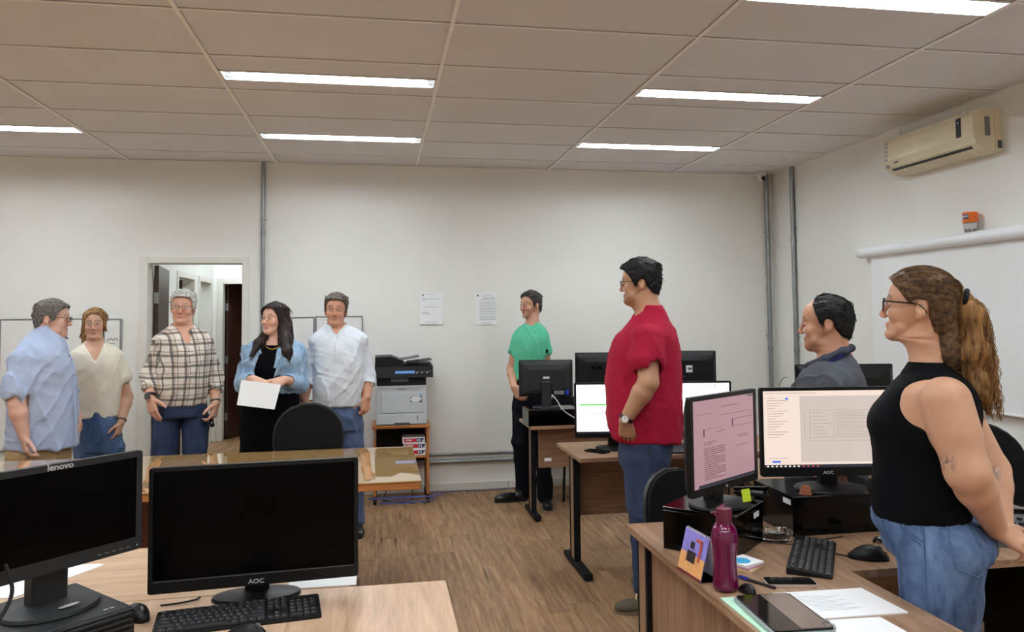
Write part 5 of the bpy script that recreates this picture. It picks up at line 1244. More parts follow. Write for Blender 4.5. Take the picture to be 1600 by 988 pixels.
# ================================================================== THE PEOPLE
class Person:
    def __init__(s, px, depth, label, skin, h=.005):
        s.sp = Spot(px, depth); s.root = empty('person', s.sp.loc, s.sp.rz, label, 'person', 'people standing in the office'); s.h = h; s.skin = lin(skin); s.skin8 = skin
        s.B = []; s.L = s.sp.L; s.tat = []
    def head(s, px, py, size, yaw, pitch=0, roll=0, dd=0, kw={}, neck=.052, neck_to=None, lip=(170, 96, 88), brow=(60, 50, 44), stubble=0, brow_w=.0065):
        s.ho = s.L(px, py, dd); s.hM = rotm(yaw, pitch, roll); s.hs = size
        s.B += [xf(p, s.ho, s.hM, size) for p in head_prims(**kw)]
        s.hc = head_color(s.skin8, lip, brow, stubble, brow_w=brow_w)
        hb = s.ho + size * (np.array((0, .030, -.075)) @ s.hM); nb = s.L(*neck_to) if neck_to else hb + np.array((0, .02, -.12))
        s.B.append(cap(nb, hb, neck * 1.12, neck, .045)); s.neck = (nb, hb, neck)
        s.B.append(cap(s.ho + size * (np.array((0, -.02, -.085)) @ s.hM), nb + np.array((0, 0, .03)), neck * .62, neck * .75, .045))
    def hp(s, p): return s.ho + s.hs * (np.array(p, float) @ s.hM)
    def torso(s, rows, inset=.014): s.rowsT = rows; s.B.append(loft(s.sp.rows(rows, -inset), .03))
    def arm(s, S, E, W_, r=(.055, .043, .043, .028)): s.B += arm_prims(S, E, W_, r)
    def hand(s, *a, **k): s.B += hand_prims(*a, **k)
    def body(s):
        def col(P):
            C = np.tile(np.array(s.skin), (len(P), 1)); Q = (P - s.ho) @ s.hM.T / s.hs; m = (np.abs(Q) < .13).all(1); C[m] = s.hc(Q[m], C[m])
            for c, r, colr, fr in s.tat:
                d = np.linalg.norm((P - c) / r, axis=1); w = np.clip(1.2 - d, 0, 1) * np.clip((vnoise(P[:, 0] * fr, P[:, 1] * fr, P[:, 2] * fr) - .42) * 6, 0, 1) * .75
                C = C * (1 - w[:, None]) + np.array(lin(colr)) * w[:, None]
            return C
        return surf('body', s.B, s.h, 'skin', s.root, color=col)
    def hair(s, prims, mat, extra=(), h=.0044, st=(650, .034, (0, .9, -.2), .0014)):
        o = surf('hair', [xf(p, s.ho, s.hM, s.hs) for p in prims] + list(extra), h, mat, s.root, one=False)
        if st: strands(o, o, s.ho, s.hM, s.hs, mat, *st)
        return o
    def cloth(s, name, prims, mat, amp=.006, h=.008, seed=0, parent=None, fx=7, fz=9, one=True, fine=.3):
        return surf(name, prims, h, mat, parent or s.root, folds(amp, fx, fz, seed, fine=fine) if amp else None, one=one)
    def legs(s, rows, chains, mat, seed=0, h=.009, amp=.007, name='trousers'):
        pr = [loft(s.sp.rows(rows), .03)]
        for ch in chains:
            for (a, ra), (b, rb) in zip(ch, ch[1:]): pr.append(cap(a, b, ra, rb, .016))
        return s.cloth(name, pr, mat, amp, h, seed, fx=6, fz=11)
    def face_bits(s, look=0, openn=1.0): eyes(s.root, s.ho, s.hM, s.hs, look, openn=openn)
def sub(p): p.op = 's'; return p
def collar(P, par, mat, c, rx, ry, z0, z1, gap, yaw=0, drop=.055, spread=.03):
    """folded shirt collar: a strip round the neck from tip to tip"""
    M = rotm(yaw); c = np.array(c, float); n = 30; rings = []
    for k in range(n + 1):
        u = -1 + 2 * k / n; th = u * R(180 - gap); x, y = math.sin(th), math.cos(th); e = max(0, abs(u) - .55) / .45; tip = e ** 1.5
        top = np.array((x * rx, y * ry - .012 * tip, z1 - .045 * tip)); ww = (1 - .9 * max(0, e - .8) / .2)
        mid = np.array((x * (rx + .010) + math.copysign(spread * .3 * tip, u), y * (ry + .010) - .02 * tip, z1 + .004 - .055 * tip))
        low = np.array((x * (rx + .026) + math.copysign(spread * tip, u), y * (ry + .024) - .028 * tip, z0 - drop * tip)); low = mid + (low - mid) * max(.25, ww)
        inn = np.array((x * (rx - .003), y * (ry - .003) - .01 * tip, z0 + .005 - .03 * tip)); rings.append([tuple(c + q @ M) for q in (inn, top, mid, low, low + np.array((-x, -y, -.3)) * .005, mid + np.array((-x, -y, -.6)) * .006)])
    mb = MB(); mb.loops(rings); mb.sm = True; return mb.build('collar', mat, par)
def buttons(par, pts, r=.0055, mat='button_white'):
    for p in pts: MB().lathe([(r, 0), (r, .002), (r * .6, .0028)], n=10).build('button', mat, par, loc=tuple(p), rot=(R(90), 0, 0))
def band(name, par, c, axis, r, wd, mat, t=.002):
    """bracelet or strap ring round an arm"""
    ax = Vector(axis).normalized(); u = ax.orthogonal().normalized(); v = ax.cross(u); mb = MB(); rings = []
    for k in range(20):
        a = 2 * PI * k / 20; d = u * math.cos(a) + v * math.sin(a); rings.append([Vector(c) + d * (r + q) + ax * w for q, w in ((0, -wd), (t, -wd), (t, wd), (0, wd))])
    mb.loops(rings + rings[:1], cap=False); return mb.build(name, mat, par)

# ---- 1 older man, blue shirt, seen from his side, talking to the right
p = Person(62, 5.25, 'older grey-haired man in a pale blue short-sleeved shirt and khaki trousers, facing right', (222, 174, 154))
L = p.L
p.head(83, 498, 1.03, 74, -3, kw=dict(fat=.7, w=1.02), neck=.06, neck_to=(76, 535), brow=(120, 112, 104), lip=(182, 110, 100))
T1 = [(700, 4, 122), (650, 8, 122), (610, 12, 120), (573, 16, 116), (550, 22, 109), (533, 34, 102), (521, 50, 96), (513, 60, 92)]
D1 = [(-.17, .15), (-.18, .15), (-.18, .15), (-.18, .15), (-.17, .14), (-.13, .12), (-.08, .09), (-.06, .07)]
rows = [(a, b, c, *d) for (a, b, c), d in zip(T1, D1)]; p.torso(rows)
S, E, Wr = L(35, 563, -.12), L(26, 632, -.17), L(38, 682, -.19)
p.arm(S, E, Wr, (.062, .05, .05, .034)); p.hand(Wr, L(42, 712, -.2) - Wr, (1, .2, 0), 1, (28, 35, 25), 1.08)
S2, E2, W2 = L(97, 562, .10), L(110, 625, .12), L(121, 652, .02); p.arm(S2, E2, W2, (.055, .045, .043, .032)); p.hand(W2, (.15, -.5, -.6), (-1, 0, 0), 1, (30, 35, 25))
p.body(); p.face_bits()
sh = p.cloth('shirt', [loft(p.sp.rows(rows), .03), cap(S, S + (E - S) * .70, .068, .080, .05), cap(S2, S2 + (E2 - S2) * .6, .05, .055, .05), sub(cap(S + (E - S) * .64, S + (E - S) * 1.1, .066, .070, .006)), sub(cap(L(90, 508, -.05), L(97, 532, -.1), .03, .012, .006))], 'shirt_blue', .011, .0075, 3)
collar(p, sh, 'shirt_blue', L(77, 519, .0), .068, .07, -.02, .028, 26, yaw=62)
mb = MB(); pts = [L(x, y, dd - .012) for x, y, dd in ((95, 527, -.09), (106, 560, -.105), (112, 590, -.115), (116, 620, -.125), (119, 660, -.12), (121, 690, -.115))]; mb.tube(bez([tuple(q) for q in pts], 6), .004, 6); mb.build('placket', 'shirt_blue', sh)
MB().box(tuple(L(109, 566, -.125)), (.05, .006, .06), .003, 1, Matrix.Rotation(R(40), 3, 'Z')).build('breast_pocket', 'shirt_blue', sh); MB().cyl(tuple(L(108, 561, -.128)), tuple(L(108, 556, -.128)), .004, 8).build('pen_clip', 'black_matte', sh)
p.hair([hair_cap(SHORT, (.016, .010, .013), 1.02, .004)], 'hair_grey_dark'); glasses(p.root, p.ho, p.hM, p.hs, 'frame_black')
p.legs([(720, 8, 108, -.13, .13), (690, 10, 108, -.14, .14), (670, 14, 108, -.14, .14)], [[(L(38, 712, -.03), .11), (L(36, 780, -.02), .085), (L(36, 880, 0) * (1, 1, 0) + (0, 0, .07), .07)], [(L(84, 712, .03), .11), (L(84, 780, .03), .085), (L(84, 880, .03) * (1, 1, 0) + (0, 0, .07), .07)]], 'khaki', 2)
for hx, y in ((L(36, 700)[0], 0), (L(84, 700)[0], .03)): shoe(p.root, (hx - .05, y + .02, 0), (hx + .2, y - .1, 0), 'shoe_black', 'rubber')

# ---- 2 woman, cream V-neck
p = Person(150, 5.8, 'woman with tied-back blonde hair in a cream V-neck top and jeans', (214, 168, 142)); L = p.L
p.head(148, 507, .95, -6, 0, kw=dict(w=.98, fat=.2), neck=.046, neck_to=(149, 548), brow=(96, 70, 52), lip=(168, 88, 84))
T = [(652, 112, 187, -.13, .12), (622, 110, 189, -.14, .12), (590, 110, 189, -.15, .12), (565, 109, 190, -.15, .12), (550, 111, 189, -.12, .11), (541, 121, 177, -.08, .09), (534, 135, 163, -.055, .065)]
p.torso(T, .012); S, E, Wr = L(181, 563), L(198, 621, .02), L(189, 660, -.09); p.arm(S, E, Wr, (.05, .043, .041, .029)); p.hand(Wr, (-.25, -.1, -1), (-.9, .5, .1), -1, (18, 25, 20), .95, thumb=(.5, .85, .2))
S2, E2, W2 = L(119, 563), L(105, 622, .03), L(110, 664, .02); p.arm(S2, E2, W2, (.05, .043, .041, .029)); p.hand(W2, (0, -.1, -1), (1, .2, 0), 1, (25, 30, 20), .95)
p.body(); p.face_bits(-.6)
sh = p.cloth('top', [loft(p.sp.rows(T), .03), cap(S, S + (E - S) * .46, .056, .074, .05), cap(S2, S2 + (E2 - S2) * .46, .056, .074, .05), sub(cap(S + (E - S) * .42, E, .058, .062, .005)), sub(cap(L(148, 530, -.05), L(148.5, 565, -.15), .082, .006, .006))], 'top_cream', .006, .0075, 11)
p.hair([hair_cap([(0, .088), (20, .086), (34, .06), (48, .035), (62, .0), (78, -.03), (95, -.01), (115, -.04), (140, -.07), (180, -.08)], (.014, .010, .012), .98, .004, (70, 70, 14)), cap((-.062, -.045, .045), (-.08, -.02, -.045), .017, .014, .02), cap((.058, -.05, .05), (.076, -.02, -.03), .014, .011, .02), cap((-.02, .09, .0), (-.075, .075, -.085), .026, .03, .02), cap((-.075, .075, -.085), (-.085, .06, -.125), .028, .014, .02)], 'hair_blonde', st=(650, .05, (0, .5, -.7), .0015))
p.legs([(705, 120, 190, -.12, .12), (670, 119, 189, -.13, .12), (640, 122, 182, -.12, .11)], [[(L(137, 700, 0), .095), (L(134, 770, -.02), .072), (L(134, 850, 0) * (1, 1, 0) + (0, 0, .08), .058)], [(L(172, 700, 0), .095), (L(175, 770, -.02), .072), (L(176, 850, 0) * (1, 1, 0) + (0, 0, .08), .058)]], 'jeans_mid', 5)
for x in (134, 176): q = L(x, 700); shoe(p.root, (q[0], .05, 0), (q[0] + .02, -.2, 0), 'shoe_black', 'rubber')
band('bracelet', p.root, Wr + (E - Wr) * .08, Wr - E, .033, .005, 'bead_brown')

# ---- 3 man in the plaid shirt
p = Person(285, 5.65, 'silver-haired man in a brown and white plaid shirt and dark jeans, in the doorway', (222, 168, 142)); L = p.L
p.head(286, 481, 1.0, -10, 0, 2, kw=dict(fat=.35), neck=.058, neck_to=(286, 527), brow=(150, 142, 134), lip=(176, 104, 96))
T = [(633, 246, 322, -.14, .13), (610, 245, 324, -.16, .13), (575, 246, 327, -.165, .13), (545, 245, 329, -.15, .13), (528, 241, 332, -.11, .11), (518, 254, 319, -.08, .09), (509, 267, 304, -.055, .07)]
p.torso(T); S, E, Wr = L(253, 536), L(236, 587, .03), L(235, 622, -.10); p.arm(S, E, Wr, (.055, .046, .045, .033)); p.hand(Wr, (.22, -.25, -1), (.75, .65, 0), 1, (10, 14, 10), 1.08, thumb=(.5, .85, .1))
S2, E2, W2 = L(319, 536), L(335, 588, .04), L(337, 630, -.07); p.arm(S2, E2, W2, (.055, .046, .045, .033)); p.hand(W2, (-.15, -.2, -1), (-.8, .4, 0), -1, (35, 45, 30), 1.08, thumb=(.45, .9, .2))
p.body(); p.face_bits(-.4)
sl = lambda S, E, W_, t: [cap(S, E, .062, .060, .055), cap(E, E + (W_ - E) * t, .060, .053, .03), sub(cap(E + (W_ - E) * (t - .04), W_ * 1.0 + (W_ - E) * .3, .047, .05, .004))]
sh = p.cloth('shirt', [loft(p.sp.rows(T), .03)] + sl(S, E, Wr, .5) + sl(S2, E2, W2, .5) + [sub(cap(L(286, 504, -.05), L(296, 546, -.155), .064, .005, .006))], 'plaid', .008, .007, 21)
collar(p, sh, 'plaid', L(286, 513), .074, .072, -.02, .03, 34, yaw=-4, drop=.07); buttons(sh, [L(296 + k * .8, 553 + k * 17, -.172) for k in range(5)])
for a, b in ((E, Wr), (E2, W2)): band('cuff', sh, a + (b - a) * .47, b - a, .052, .020, 'plaid', .010)
p.hair([hair_cap(SHORT, (.022, .012, .014), 1, .005)], 'hair_silver'); glasses(p.root, p.ho, p.hM, p.hs, 'frame_brown', rim=False, h=.03)
p.legs([(652, 243, 322, -.13, .13), (640, 245, 322, -.13, .13), (618, 249, 319, -.12, .12)], [[(L(261, 658), .092), (L(256, 745, -.02), .075), (L(256, 830) * (1, 1, 0) + (0, 0, .08), .062)], [(L(304, 658), .092), (L(304, 745, -.02), .075), (L(303, 830) * (1, 1, 0) + (0, 0, .08), .062)]], 'jeans_dark', 9)
for x in (256, 303): q = L(x, 700); shoe(p.root, (q[0], .06, 0), (q[0], -.22, 0), 'shoe_black', 'rubber')
w = band('wristwatch', p.root, Wr + (E - Wr) * .07, Wr - E, .035, .011, 'leather_black', .004); MB().cyl(tuple(Wr + (E - Wr) * .07 + (-.015, -.036, 0)), tuple(Wr + (E - Wr) * .07 + (-.018, -.043, 0)), .019, 16).build('watch_dial', 'steel_dark', w)
band('bracelet', p.root, W2 + (E2 - W2) * .06, W2 - E2, .035, .006, 'bead_brown')
kf = empty('car_key', tuple(Vector(p.root.matrix_basis @ Vector(L(331, 661, -.15)))), p.sp.rz, 'black car key fob held by the man in the plaid shirt', 'key fob')
MB().box((0, 0, 0), (.03, .016, .06), .007, 2, Matrix.Rotation(R(-12), 3, 'Y')).build('fob', 'black_gloss', kf); MB().b((-.008, -.0105, -.01), (.008, -.008, .012), .001).build('button', 'grey_plastic', kf)

# ---- 4 woman in the denim jacket with papers
p = Person(424, 5.55, 'long dark-haired woman in a light denim jacket and black dress holding papers', (224, 174, 150)); L = p.L
p.head(429, 499, .96, -40, 4, kw=dict(w=.98, fat=.3, nose=.95), neck=.047, neck_to=(428, 540), brow=(40, 28, 26), lip=(172, 78, 84))
T = [(614, 382, 468, -.15, .13), (590, 384, 471, -.16, .13), (568, 384, 473, -.18, .13), (550, 382, 476, -.15, .13), (538, 388, 471, -.1, .11), (529, 404, 453, -.07, .08), (523, 412, 445, -.05, .06)]
p.torso(T, .02)
S, E, Wr = L(395, 552), L(382, 600, -.02), L(394, 593, -.24); S2, E2, W2 = L(463, 552), L(468, 602, -.02), L(446, 594, -.24)
p.arm(S, E, Wr, (.055, .047, .043, .028)); p.arm(S2, E2, W2, (.055, .047, .043, .028))
p.hand(Wr, (.8, -.3, -.45), (-.1, .9, -.4), 1, (30, 40, 25), .92, thumb=(.7, .3, .3)); p.hand(W2, (-.85, -.3, -.25), (.1, .9, -.4), -1, (25, 35, 25), .92, thumb=(.7, .3, .3))
p.body(); p.face_bits(-.5, .9)
dr = p.cloth('dress', [loft(p.sp.rows([(a, b + 6, c - 6, d + .004, e - .004) for a, b, c, d, e in T[:5]]), .03), loft(p.sp.rows([(610, 379, 468, -.15, .14), (640, 376, 469, -.16, .16), (700, 374, 467, -.15, .16), (800, 377, 464, -.14, .15), (850, 380, 462, -.14, .15)]), .04), sub(ell(L(428, 531, -.1), (.075, .09, .045), .01))], 'dress_black', .006, .009, 31)
jk = p.cloth('denim_jacket', [loft(p.sp.rows([(a, b - 1, c + 1, d - .004, e + .01) for a, b, c, d, e in T]), .03), cap(S, E, .066, .062, .05), cap(E, E + (Wr - E) * .66, .062, .05, .03), cap(S2, E2, .066, .062, .05), cap(E2, E2 + (W2 - E2) * .66, .064, .05, .03),
    sub(cap(E + (Wr - E) * .63, Wr + (Wr - E), .04, .05, .004)), sub(cap(E2 + (W2 - E2) * .63, W2 + (W2 - E2), .04, .05, .004)), sub(loft(p.sp.rows([(650, 392, 440, -.4, .02), (580, 398, 430, -.4, .0), (548, 404, 434, -.4, -.01), (520, 400, 458, -.4, .1)]), .006, n=4))], 'denim_jacket', .010, .0075, 33)
for k in range(3): MB().lathe([(.007, 0), (.007, .003)], n=10).build('button', 'brushed', jk, loc=tuple(L(437 - k, 562 + 14 * k, -.192)), rot=(R(90), 0, 0))
mb = MB(); mb.box(tuple(L(449, 566, -.178)), (.06, .008, .05), .003, 1, Matrix.Rotation(R(14), 3, 'Z')); mb.build('breast_pocket', 'denim_jacket', jk)
hs = [tuple(q) for q in ((.03, -.03, .07), (.085, .0, -.02), (.1, -.01, -.1))]
p.hair([hair_cap([(0, .082), (20, .08), (34, .06), (48, .03), (60, -.01), (75, -.06), (100, -.1), (180, -.1)], (.016, .014, .018), .98, .004, (60, 60, 12)), cap((.06, -.02, .04), (.085, .01, -.06), .026, .03, .03), cap((-.06, -.01, .04), (-.078, .02, -.06), .026, .03, .03), ell((0, .06, -.03), (.085, .06, .10), .03)], 'hair_black_brown', st=(800, .07, (0, .25, -1), .0015), extra=
    [cap(L(441, 508, -.01), L(446, 532, -.09), .042, .046, .03), cap(L(446, 532, -.09), L(449, 550, -.16), .046, .034, .03), cap(L(449, 550, -.16), L(452, 562, -.18), .032, .012, .03), cap(L(446, 505, .06), L(452, 545, .11), .05, .04, .03), cap(L(420, 517, .03), L(405, 537, -.11), .03, .034, .03), cap(L(405, 537, -.11), L(392, 556, -.17), .032, .012, .03), cap(L(430, 516, .06), L(428, 540, .06), .06, .06, .04)])
for x in (402, 440): q = L(x, 700); shoe(p.root, (q[0], .08, 0), (q[0] - .02, -.15, 0), 'shoe_black', 'rubber')
mb = MB(); nk = [L(414 + 3.2 * k, 541 + 5 * math.sin(PI * k / 7), -.115 - .035 * math.sin(PI * k / 7)) for k in range(8)]; mb.tube([tuple(q) for q in nk], .003, 6); mb.build('necklace', 'gold', p.root)
A, B_, C_, D_ = [L(x, y, dd) for x, y, dd in ((377, 594, -.30), (439, 601, -.31), (429, 640, -.36), (370, 633, -.35))]
pe = empty('paper_sheets', p.sp.loc, p.sp.rz, 'white sheets of paper held by the woman in denim', 'paper'); quad('sheets', [tuple(A), tuple(B_), tuple(C_), tuple(D_)], 'paper', pe, .004)

# ---- 5 man in the white shirt
p = Person(527, 5.8, 'man with dark grey hair in a loose white long-sleeved shirt and blue jeans', (212, 156, 128)); L = p.L
p.head(525, 485, 1.0, -6, 0, 2, kw=dict(fat=.25, w=1.0), neck=.056, neck_to=(526, 525), brow=(70, 58, 50), lip=(160, 92, 84), stubble=.12)
T = [(634, 490, 565, -.15, .13), (610, 489, 567, -.165, .13), (575, 489, 568, -.165, .13), (545, 488, 570, -.15, .13), (527, 485, 574, -.11, .11), (517, 497, 562, -.08, .09), (508, 510, 543, -.055, .07)]
p.torso(T); S, E, Wr = L(499, 535), L(481, 588, .03), L(475, 622, -.04); p.arm(S, E, Wr, (.055, .046, .045, .034)); p.hand(Wr, (.05, -.15, -1), (.9, .3, 0), 1, (25, 35, 25), 1.08)
S2, E2, W2 = L(560, 533), L(574, 586, .03), L(573, 620, -.05); p.arm(S2, E2, W2, (.055, .046, .045, .034)); p.hand(W2, (-.12, -.15, -1), (-.7, .75, 0), -1, (30, 45, 30), 1.1, thumb=(.6, .7, .3))
p.body(); p.face_bits(0)
sh = p.cloth('shirt', [loft(p.sp.rows(T), .03)] + sl(S, E, Wr, .34) + sl(S2, E2, W2, .34) + [sub(cap(L(525, 504, -.05), L(524.5, 533, -.125), .058, .004, .006))], 'shirt_white', .010, .007, 41)
collar(p, sh, 'shirt_white', L(526, 512), .072, .07, -.02, .03, 26, yaw=-3, drop=.06); buttons(sh, [L(523 - k * .8, 541 + k * 20, -.172) for k in range(5)])
for a, b in ((E, Wr), (E2, W2)): band('cuff', sh, a + (b - a) * .32, b - a, .054, .022, 'shirt_white', .010)
mb = MB(); mb.tube(bez([tuple(L(524 - k * .8, 533 + k * 20, -.168)) for k in range(6)], 4), .003, 6); mb.build('placket', 'shirt_white', sh)
p.hair([hair_cap(SHORT, (.020, .009, .012), 1, .004)], 'hair_grey_mid')
p.legs([(672, 491, 568, -.13, .13), (645, 492, 566, -.13, .13), (618, 495, 562, -.12, .12)], [[(L(509, 665), .1), (L(509, 745, -.02), .078), (L(508, 830) * (1, 1, 0) + (0, 0, .08), .064)], [(L(547, 665), .1), (L(551, 745, -.02), .078), (L(556, 830) * (1, 1, 0) + (0, 0, .08), .064)]], 'jeans_grey', 15)
for x in (508, 556): q = L(x, 700); shoe(p.root, (q[0], .06, 0), (q[0] + .02, -.22, 0), 'shoe_black', 'rubber')

# ---- 6 man in the green T-shirt
p = Person(828, 6.65, 'slim man in a green T-shirt and dark trousers standing against the back wall', (208, 158, 132)); L = p.L
p.head(829, 477, .96, -48, 0, kw=dict(w=.95, nose=1.1), neck=.048, neck_to=(832, 512), brow=(50, 42, 38), lip=(150, 90, 84), stubble=.15)
T = [(593, 803, 851, -.10, .10), (570, 803, 851, -.11, .10), (548, 802, 853, -.12, .10), (528, 801, 857, -.11, .10), (515, 807, 853, -.08, .09), (507, 817, 846, -.055, .07), (502, 822, 841, -.045, .06)]
p.torso(T, .012); S, E, Wr = L(811, 528), L(799, 577, .02), L(803, 605, -.12); p.arm(S, E, Wr, (.048, .040, .039, .028)); p.hand(Wr, (.5, -.15, -.8), (.3, .9, .1), 1, (20, 30, 20), 1.0)
S2, E2, W2 = L(848, 528), L(855, 579, .02), L(830, 608, -.12); p.arm(S2, E2, W2, (.048, .040, .039, .028)); p.hand(W2, (-.8, -.2, -.5), (-.1, .9, -.2), -1, (25, 35, 25), 1.0)
p.body(); p.face_bits(-.4, .85)
sh = p.cloth('t_shirt', [loft(p.sp.rows(T), .03), cap(S, S + (E - S) * .46, .055, .064, .05), cap(S2, S2 + (E2 - S2) * .42, .055, .068, .05), sub(cap(S + (E - S) * .46, E, .058, .06, .005)), sub(cap(S2 + (E2 - S2) * .38, E2, .058, .062, .005)), sub(ell(L(830, 502, -.03), (.066, .062, .03), .008))], 'tee_green', .006, .0075, 51)
MB().box(tuple(S2 + (E2 - S2) * .40 + (.02, -.074, 0)), (.022, .004, .03), .001).build('sleeve_tag', 'navy_trousers', sh)
p.hair([hair_cap([(0, .082), (25, .080), (40, .07), (52, .05), (62, .025), (70, -.015), (80, -.02), (90, .014), (112, .012), (122, -.02), (140, -.062), (180, -.072)], (.018, .007, .011), .95, .004)], 'hair_dark_salt')
p.legs([(640, 800, 856, -.11, .11), (615, 802, 853, -.11, .11), (588, 805, 849, -.095, .095)], [[(L(815, 632), .085), (L(813, 690, -.02), .068), (L(818, 755, .04) * (1, 1, 0) + (0, .06, .07), .062)], [(L(843, 632), .085), (L(847, 690, -.03), .068), (L(852, 755) * (1, 1, 0) + (0, -.06, .07), .062)]], 'navy_trousers', 17)
q = L(830, 760); shoe(p.root, (q[0] - .04, .08, 0), (q[0] - .31, .02, 0), 'shoe_black', 'rubber'); q = L(852, 760); shoe(p.root, (q[0], -.02, 0), (q[0] + .02, -.28, 0), 'shoe_black', 'rubber')

# ---- 7 man in the red T-shirt, profile
p = Person(1008, 4.42, 'tall man with black hair and glasses in a crimson T-shirt and jeans, in profile', (194, 144, 112), .0042); L = p.L
p.head(999, 442, 1.03, -92, -2, kw=dict(fat=.8, w=1.02, nose=.85), neck=.066, neck_to=(1016, 500), brow=(24, 20, 20), lip=(150, 84, 74), stubble=.35)
T = [(687, 955, 1067, -.2, .2), (660, 949, 1067, -.21, .21), (620, 947, 1066, -.21, .21), (575, 950, 1065, -.21, .21), (540, 957, 1061, -.22, .22), (517, 970, 1054, -.2, .2), (500, 985, 1044, -.13, .13), (487, 995, 1038, -.085, .085), (480, 1001, 1034, -.07, .07)]
p.torso(T, .016); S, E, Wr = L(1011, 528, -.215), L(1013, 598, -.27), L(977, 657, -.245); p.arm(S, E, Wr, (.068, .054, .052, .034)); p.hand(Wr, (.03, .35, -1), (.15, 1, .3), 1, (20, 30, 25), 1.0, thumb=(.9, .3, .2))
S2, E2, W2 = L(1011, 528, .215), L(1013, 598, .25), L(985, 655, .24); p.arm(S2, E2, W2, (.068, .054, .054, .036)); p.hand(W2, (0, 0, -1), (0, -1, 0), -1, (25, 30, 20), 1.05)
p.body(); p.face_bits(0)
sh = p.cloth('t_shirt', [loft(p.sp.rows(T), .03)] + [q for a, b in ((S, E), (S2, E2)) for q in (cap(a, a + (b - a) * .48, .078, .09, .09), sub(cap(a + (b - a) * .44, b, .078, .084, .006)))] + [sub(ell(L(1000, 487, 0), (.07, .085, .03), .01, M=rotm(0, 0, -30)))], 'tee_red', .008, .0068, 61)
p.hair([hair_cap([(0, .08), (25, .078), (40, .064), (52, .045), (62, .02), (70, -.02), (80, -.022), (90, .016), (112, .014), (122, -.02), (140, -.06), (180, -.075)], (.026, .014, .016), 1.02, .005)], 'hair_black'); glasses(p.root, p.ho, p.hM, p.hs, 'frame_black', h=.03)
w = band('wristwatch', p.root, Wr + (E - Wr) * .06, Wr - E, .037, .011, 'leather_black', .003); c = Wr + (E - Wr) * .06 + np.array((-.006, -.037, .0)); MB().cyl(tuple(c), tuple(c + (-.002, -.008, 0)), .021, 20).build('watch_case', 'steel', w); MB().cyl(tuple(c + (-.002, -.008, 0)), tuple(c + (-.0022, -.0088, 0)), .018, 20).build('watch_dial', 'watch_face', w); MB().b((c[0] - .0035, c[1] - .0098, c[2] - .001), (c[0] - .0015, c[1] - .009, c[2] + .011)).build('watch_hand', 'black_matte', w)
f1, f2 = L(1000, 900, -.20), L(1010, 900, .22)
p.legs([(725, 968, 1048, -.19, .19), (700, 968, 1052, -.2, .2), (672, 966, 1054, -.19, .19)], [[(L(1008, 722, -.09), .125), (L(1006, 790, -.13), .088), (np.array((f1[0] + .04, -.17, .10)), .07)], [(L(1010, 722, .09), .125), (L(1010, 790, .14), .088), (np.array((f2[0] + .04, .2, .10)), .07)]], 'jeans_dark', 19, .008)
a = L(958, 900, 0); b1 = shoe(p.root, (a[0] + .29, -.23, 0), (a[0] + .02, -.26, 0), 'boot_olive', 'boot_sole', 'boot', boot=True); b2 = shoe(p.root, (a[0] + .36, .18, 0), (a[0] + .10, .17, 0), 'boot_olive', 'boot_sole', 'boot', boot=True)
for k in range(4): MB().tube([(a[0] + .13 + .022 * k, -.285, .085 + .012 * k), (a[0] + .135 + .022 * k, -.248, .10 + .014 * k), (a[0] + .13 + .022 * k, -.215, .085 + .012 * k)], .0035, 6).build('lace', 'cream_note', b1)

# ---- 8 man in the grey polo, profile behind the screens
p = Person(1290, 3.68, 'balding man in a dark grey polo shirt with a navy lanyard behind the cream screen', (204, 150, 120), .0042); L = p.L
p.head(1289, 505, 1.075, -92, -2, kw=dict(fat=.6, w=1.02, nose=1.0), neck=.06, neck_to=(1308, 565), brow=(50, 40, 36), lip=(158, 90, 80), stubble=.1)
T = [(820, 1228, 1350, -.19, .19), (760, 1226, 1354, -.2, .2), (690, 1226, 1358, -.21, .21), (640, 1228, 1358, -.21, .21), (607, 1238, 1356, -.21, .21), (585, 1250, 1350, -.19, .19), (568, 1264, 1341, -.13, .13), (556, 1275, 1333, -.085, .085), (549, 1281, 1328, -.07, .07)]
p.torso(T, .016)
for sd in (-1, 1):
    S, E, Wr = L(1306, 608, sd * .2), L(1312, 700, sd * .26), L(1275, 770, sd * .22); p.arm(S, E, Wr, (.06, .05, .048, .034)); p.hand(Wr, (-.3, 0, -1), (0, -sd, 0), -sd, (25, 30, 20))
    if sd < 0: SA = [cap(S, S + (E - S) * .75, .082, .086, .04), sub(cap(S + (E - S) * .7, E, .072, .074, .006))]
    else: SA += [cap(S, S + (E - S) * .75, .082, .086, .04)]
p.body(); p.face_bits(0, .7)
sh = p.cloth('polo_shirt', [loft(p.sp.rows(T), .03)] + SA + [sub(ell(L(1278, 556, 0), (.06, .07, .03), .01, M=rotm(0, 0, -30)))], 'polo_grey', .007, .0068, 71)
surf('collar', [cap(L(1262, 572, -.05), L(1290, 561, -.088), .017, .017, .02), cap(L(1290, 561, -.088), L(1318, 549, -.078), .017, .017, .02), cap(L(1318, 549, -.078), L(1330, 544, -.0), .017, .015, .02), cap(L(1262, 572, .05), L(1290, 561, .088), .017, .017, .02), cap(L(1290, 561, .088), L(1318, 549, .078), .017, .017, .02), cap(L(1318, 549, .078), L(1330, 544, 0), .017, .015, .02)], .005, 'polo_collar', sh)
ly = empty('lanyard'); ly.parent = p.root
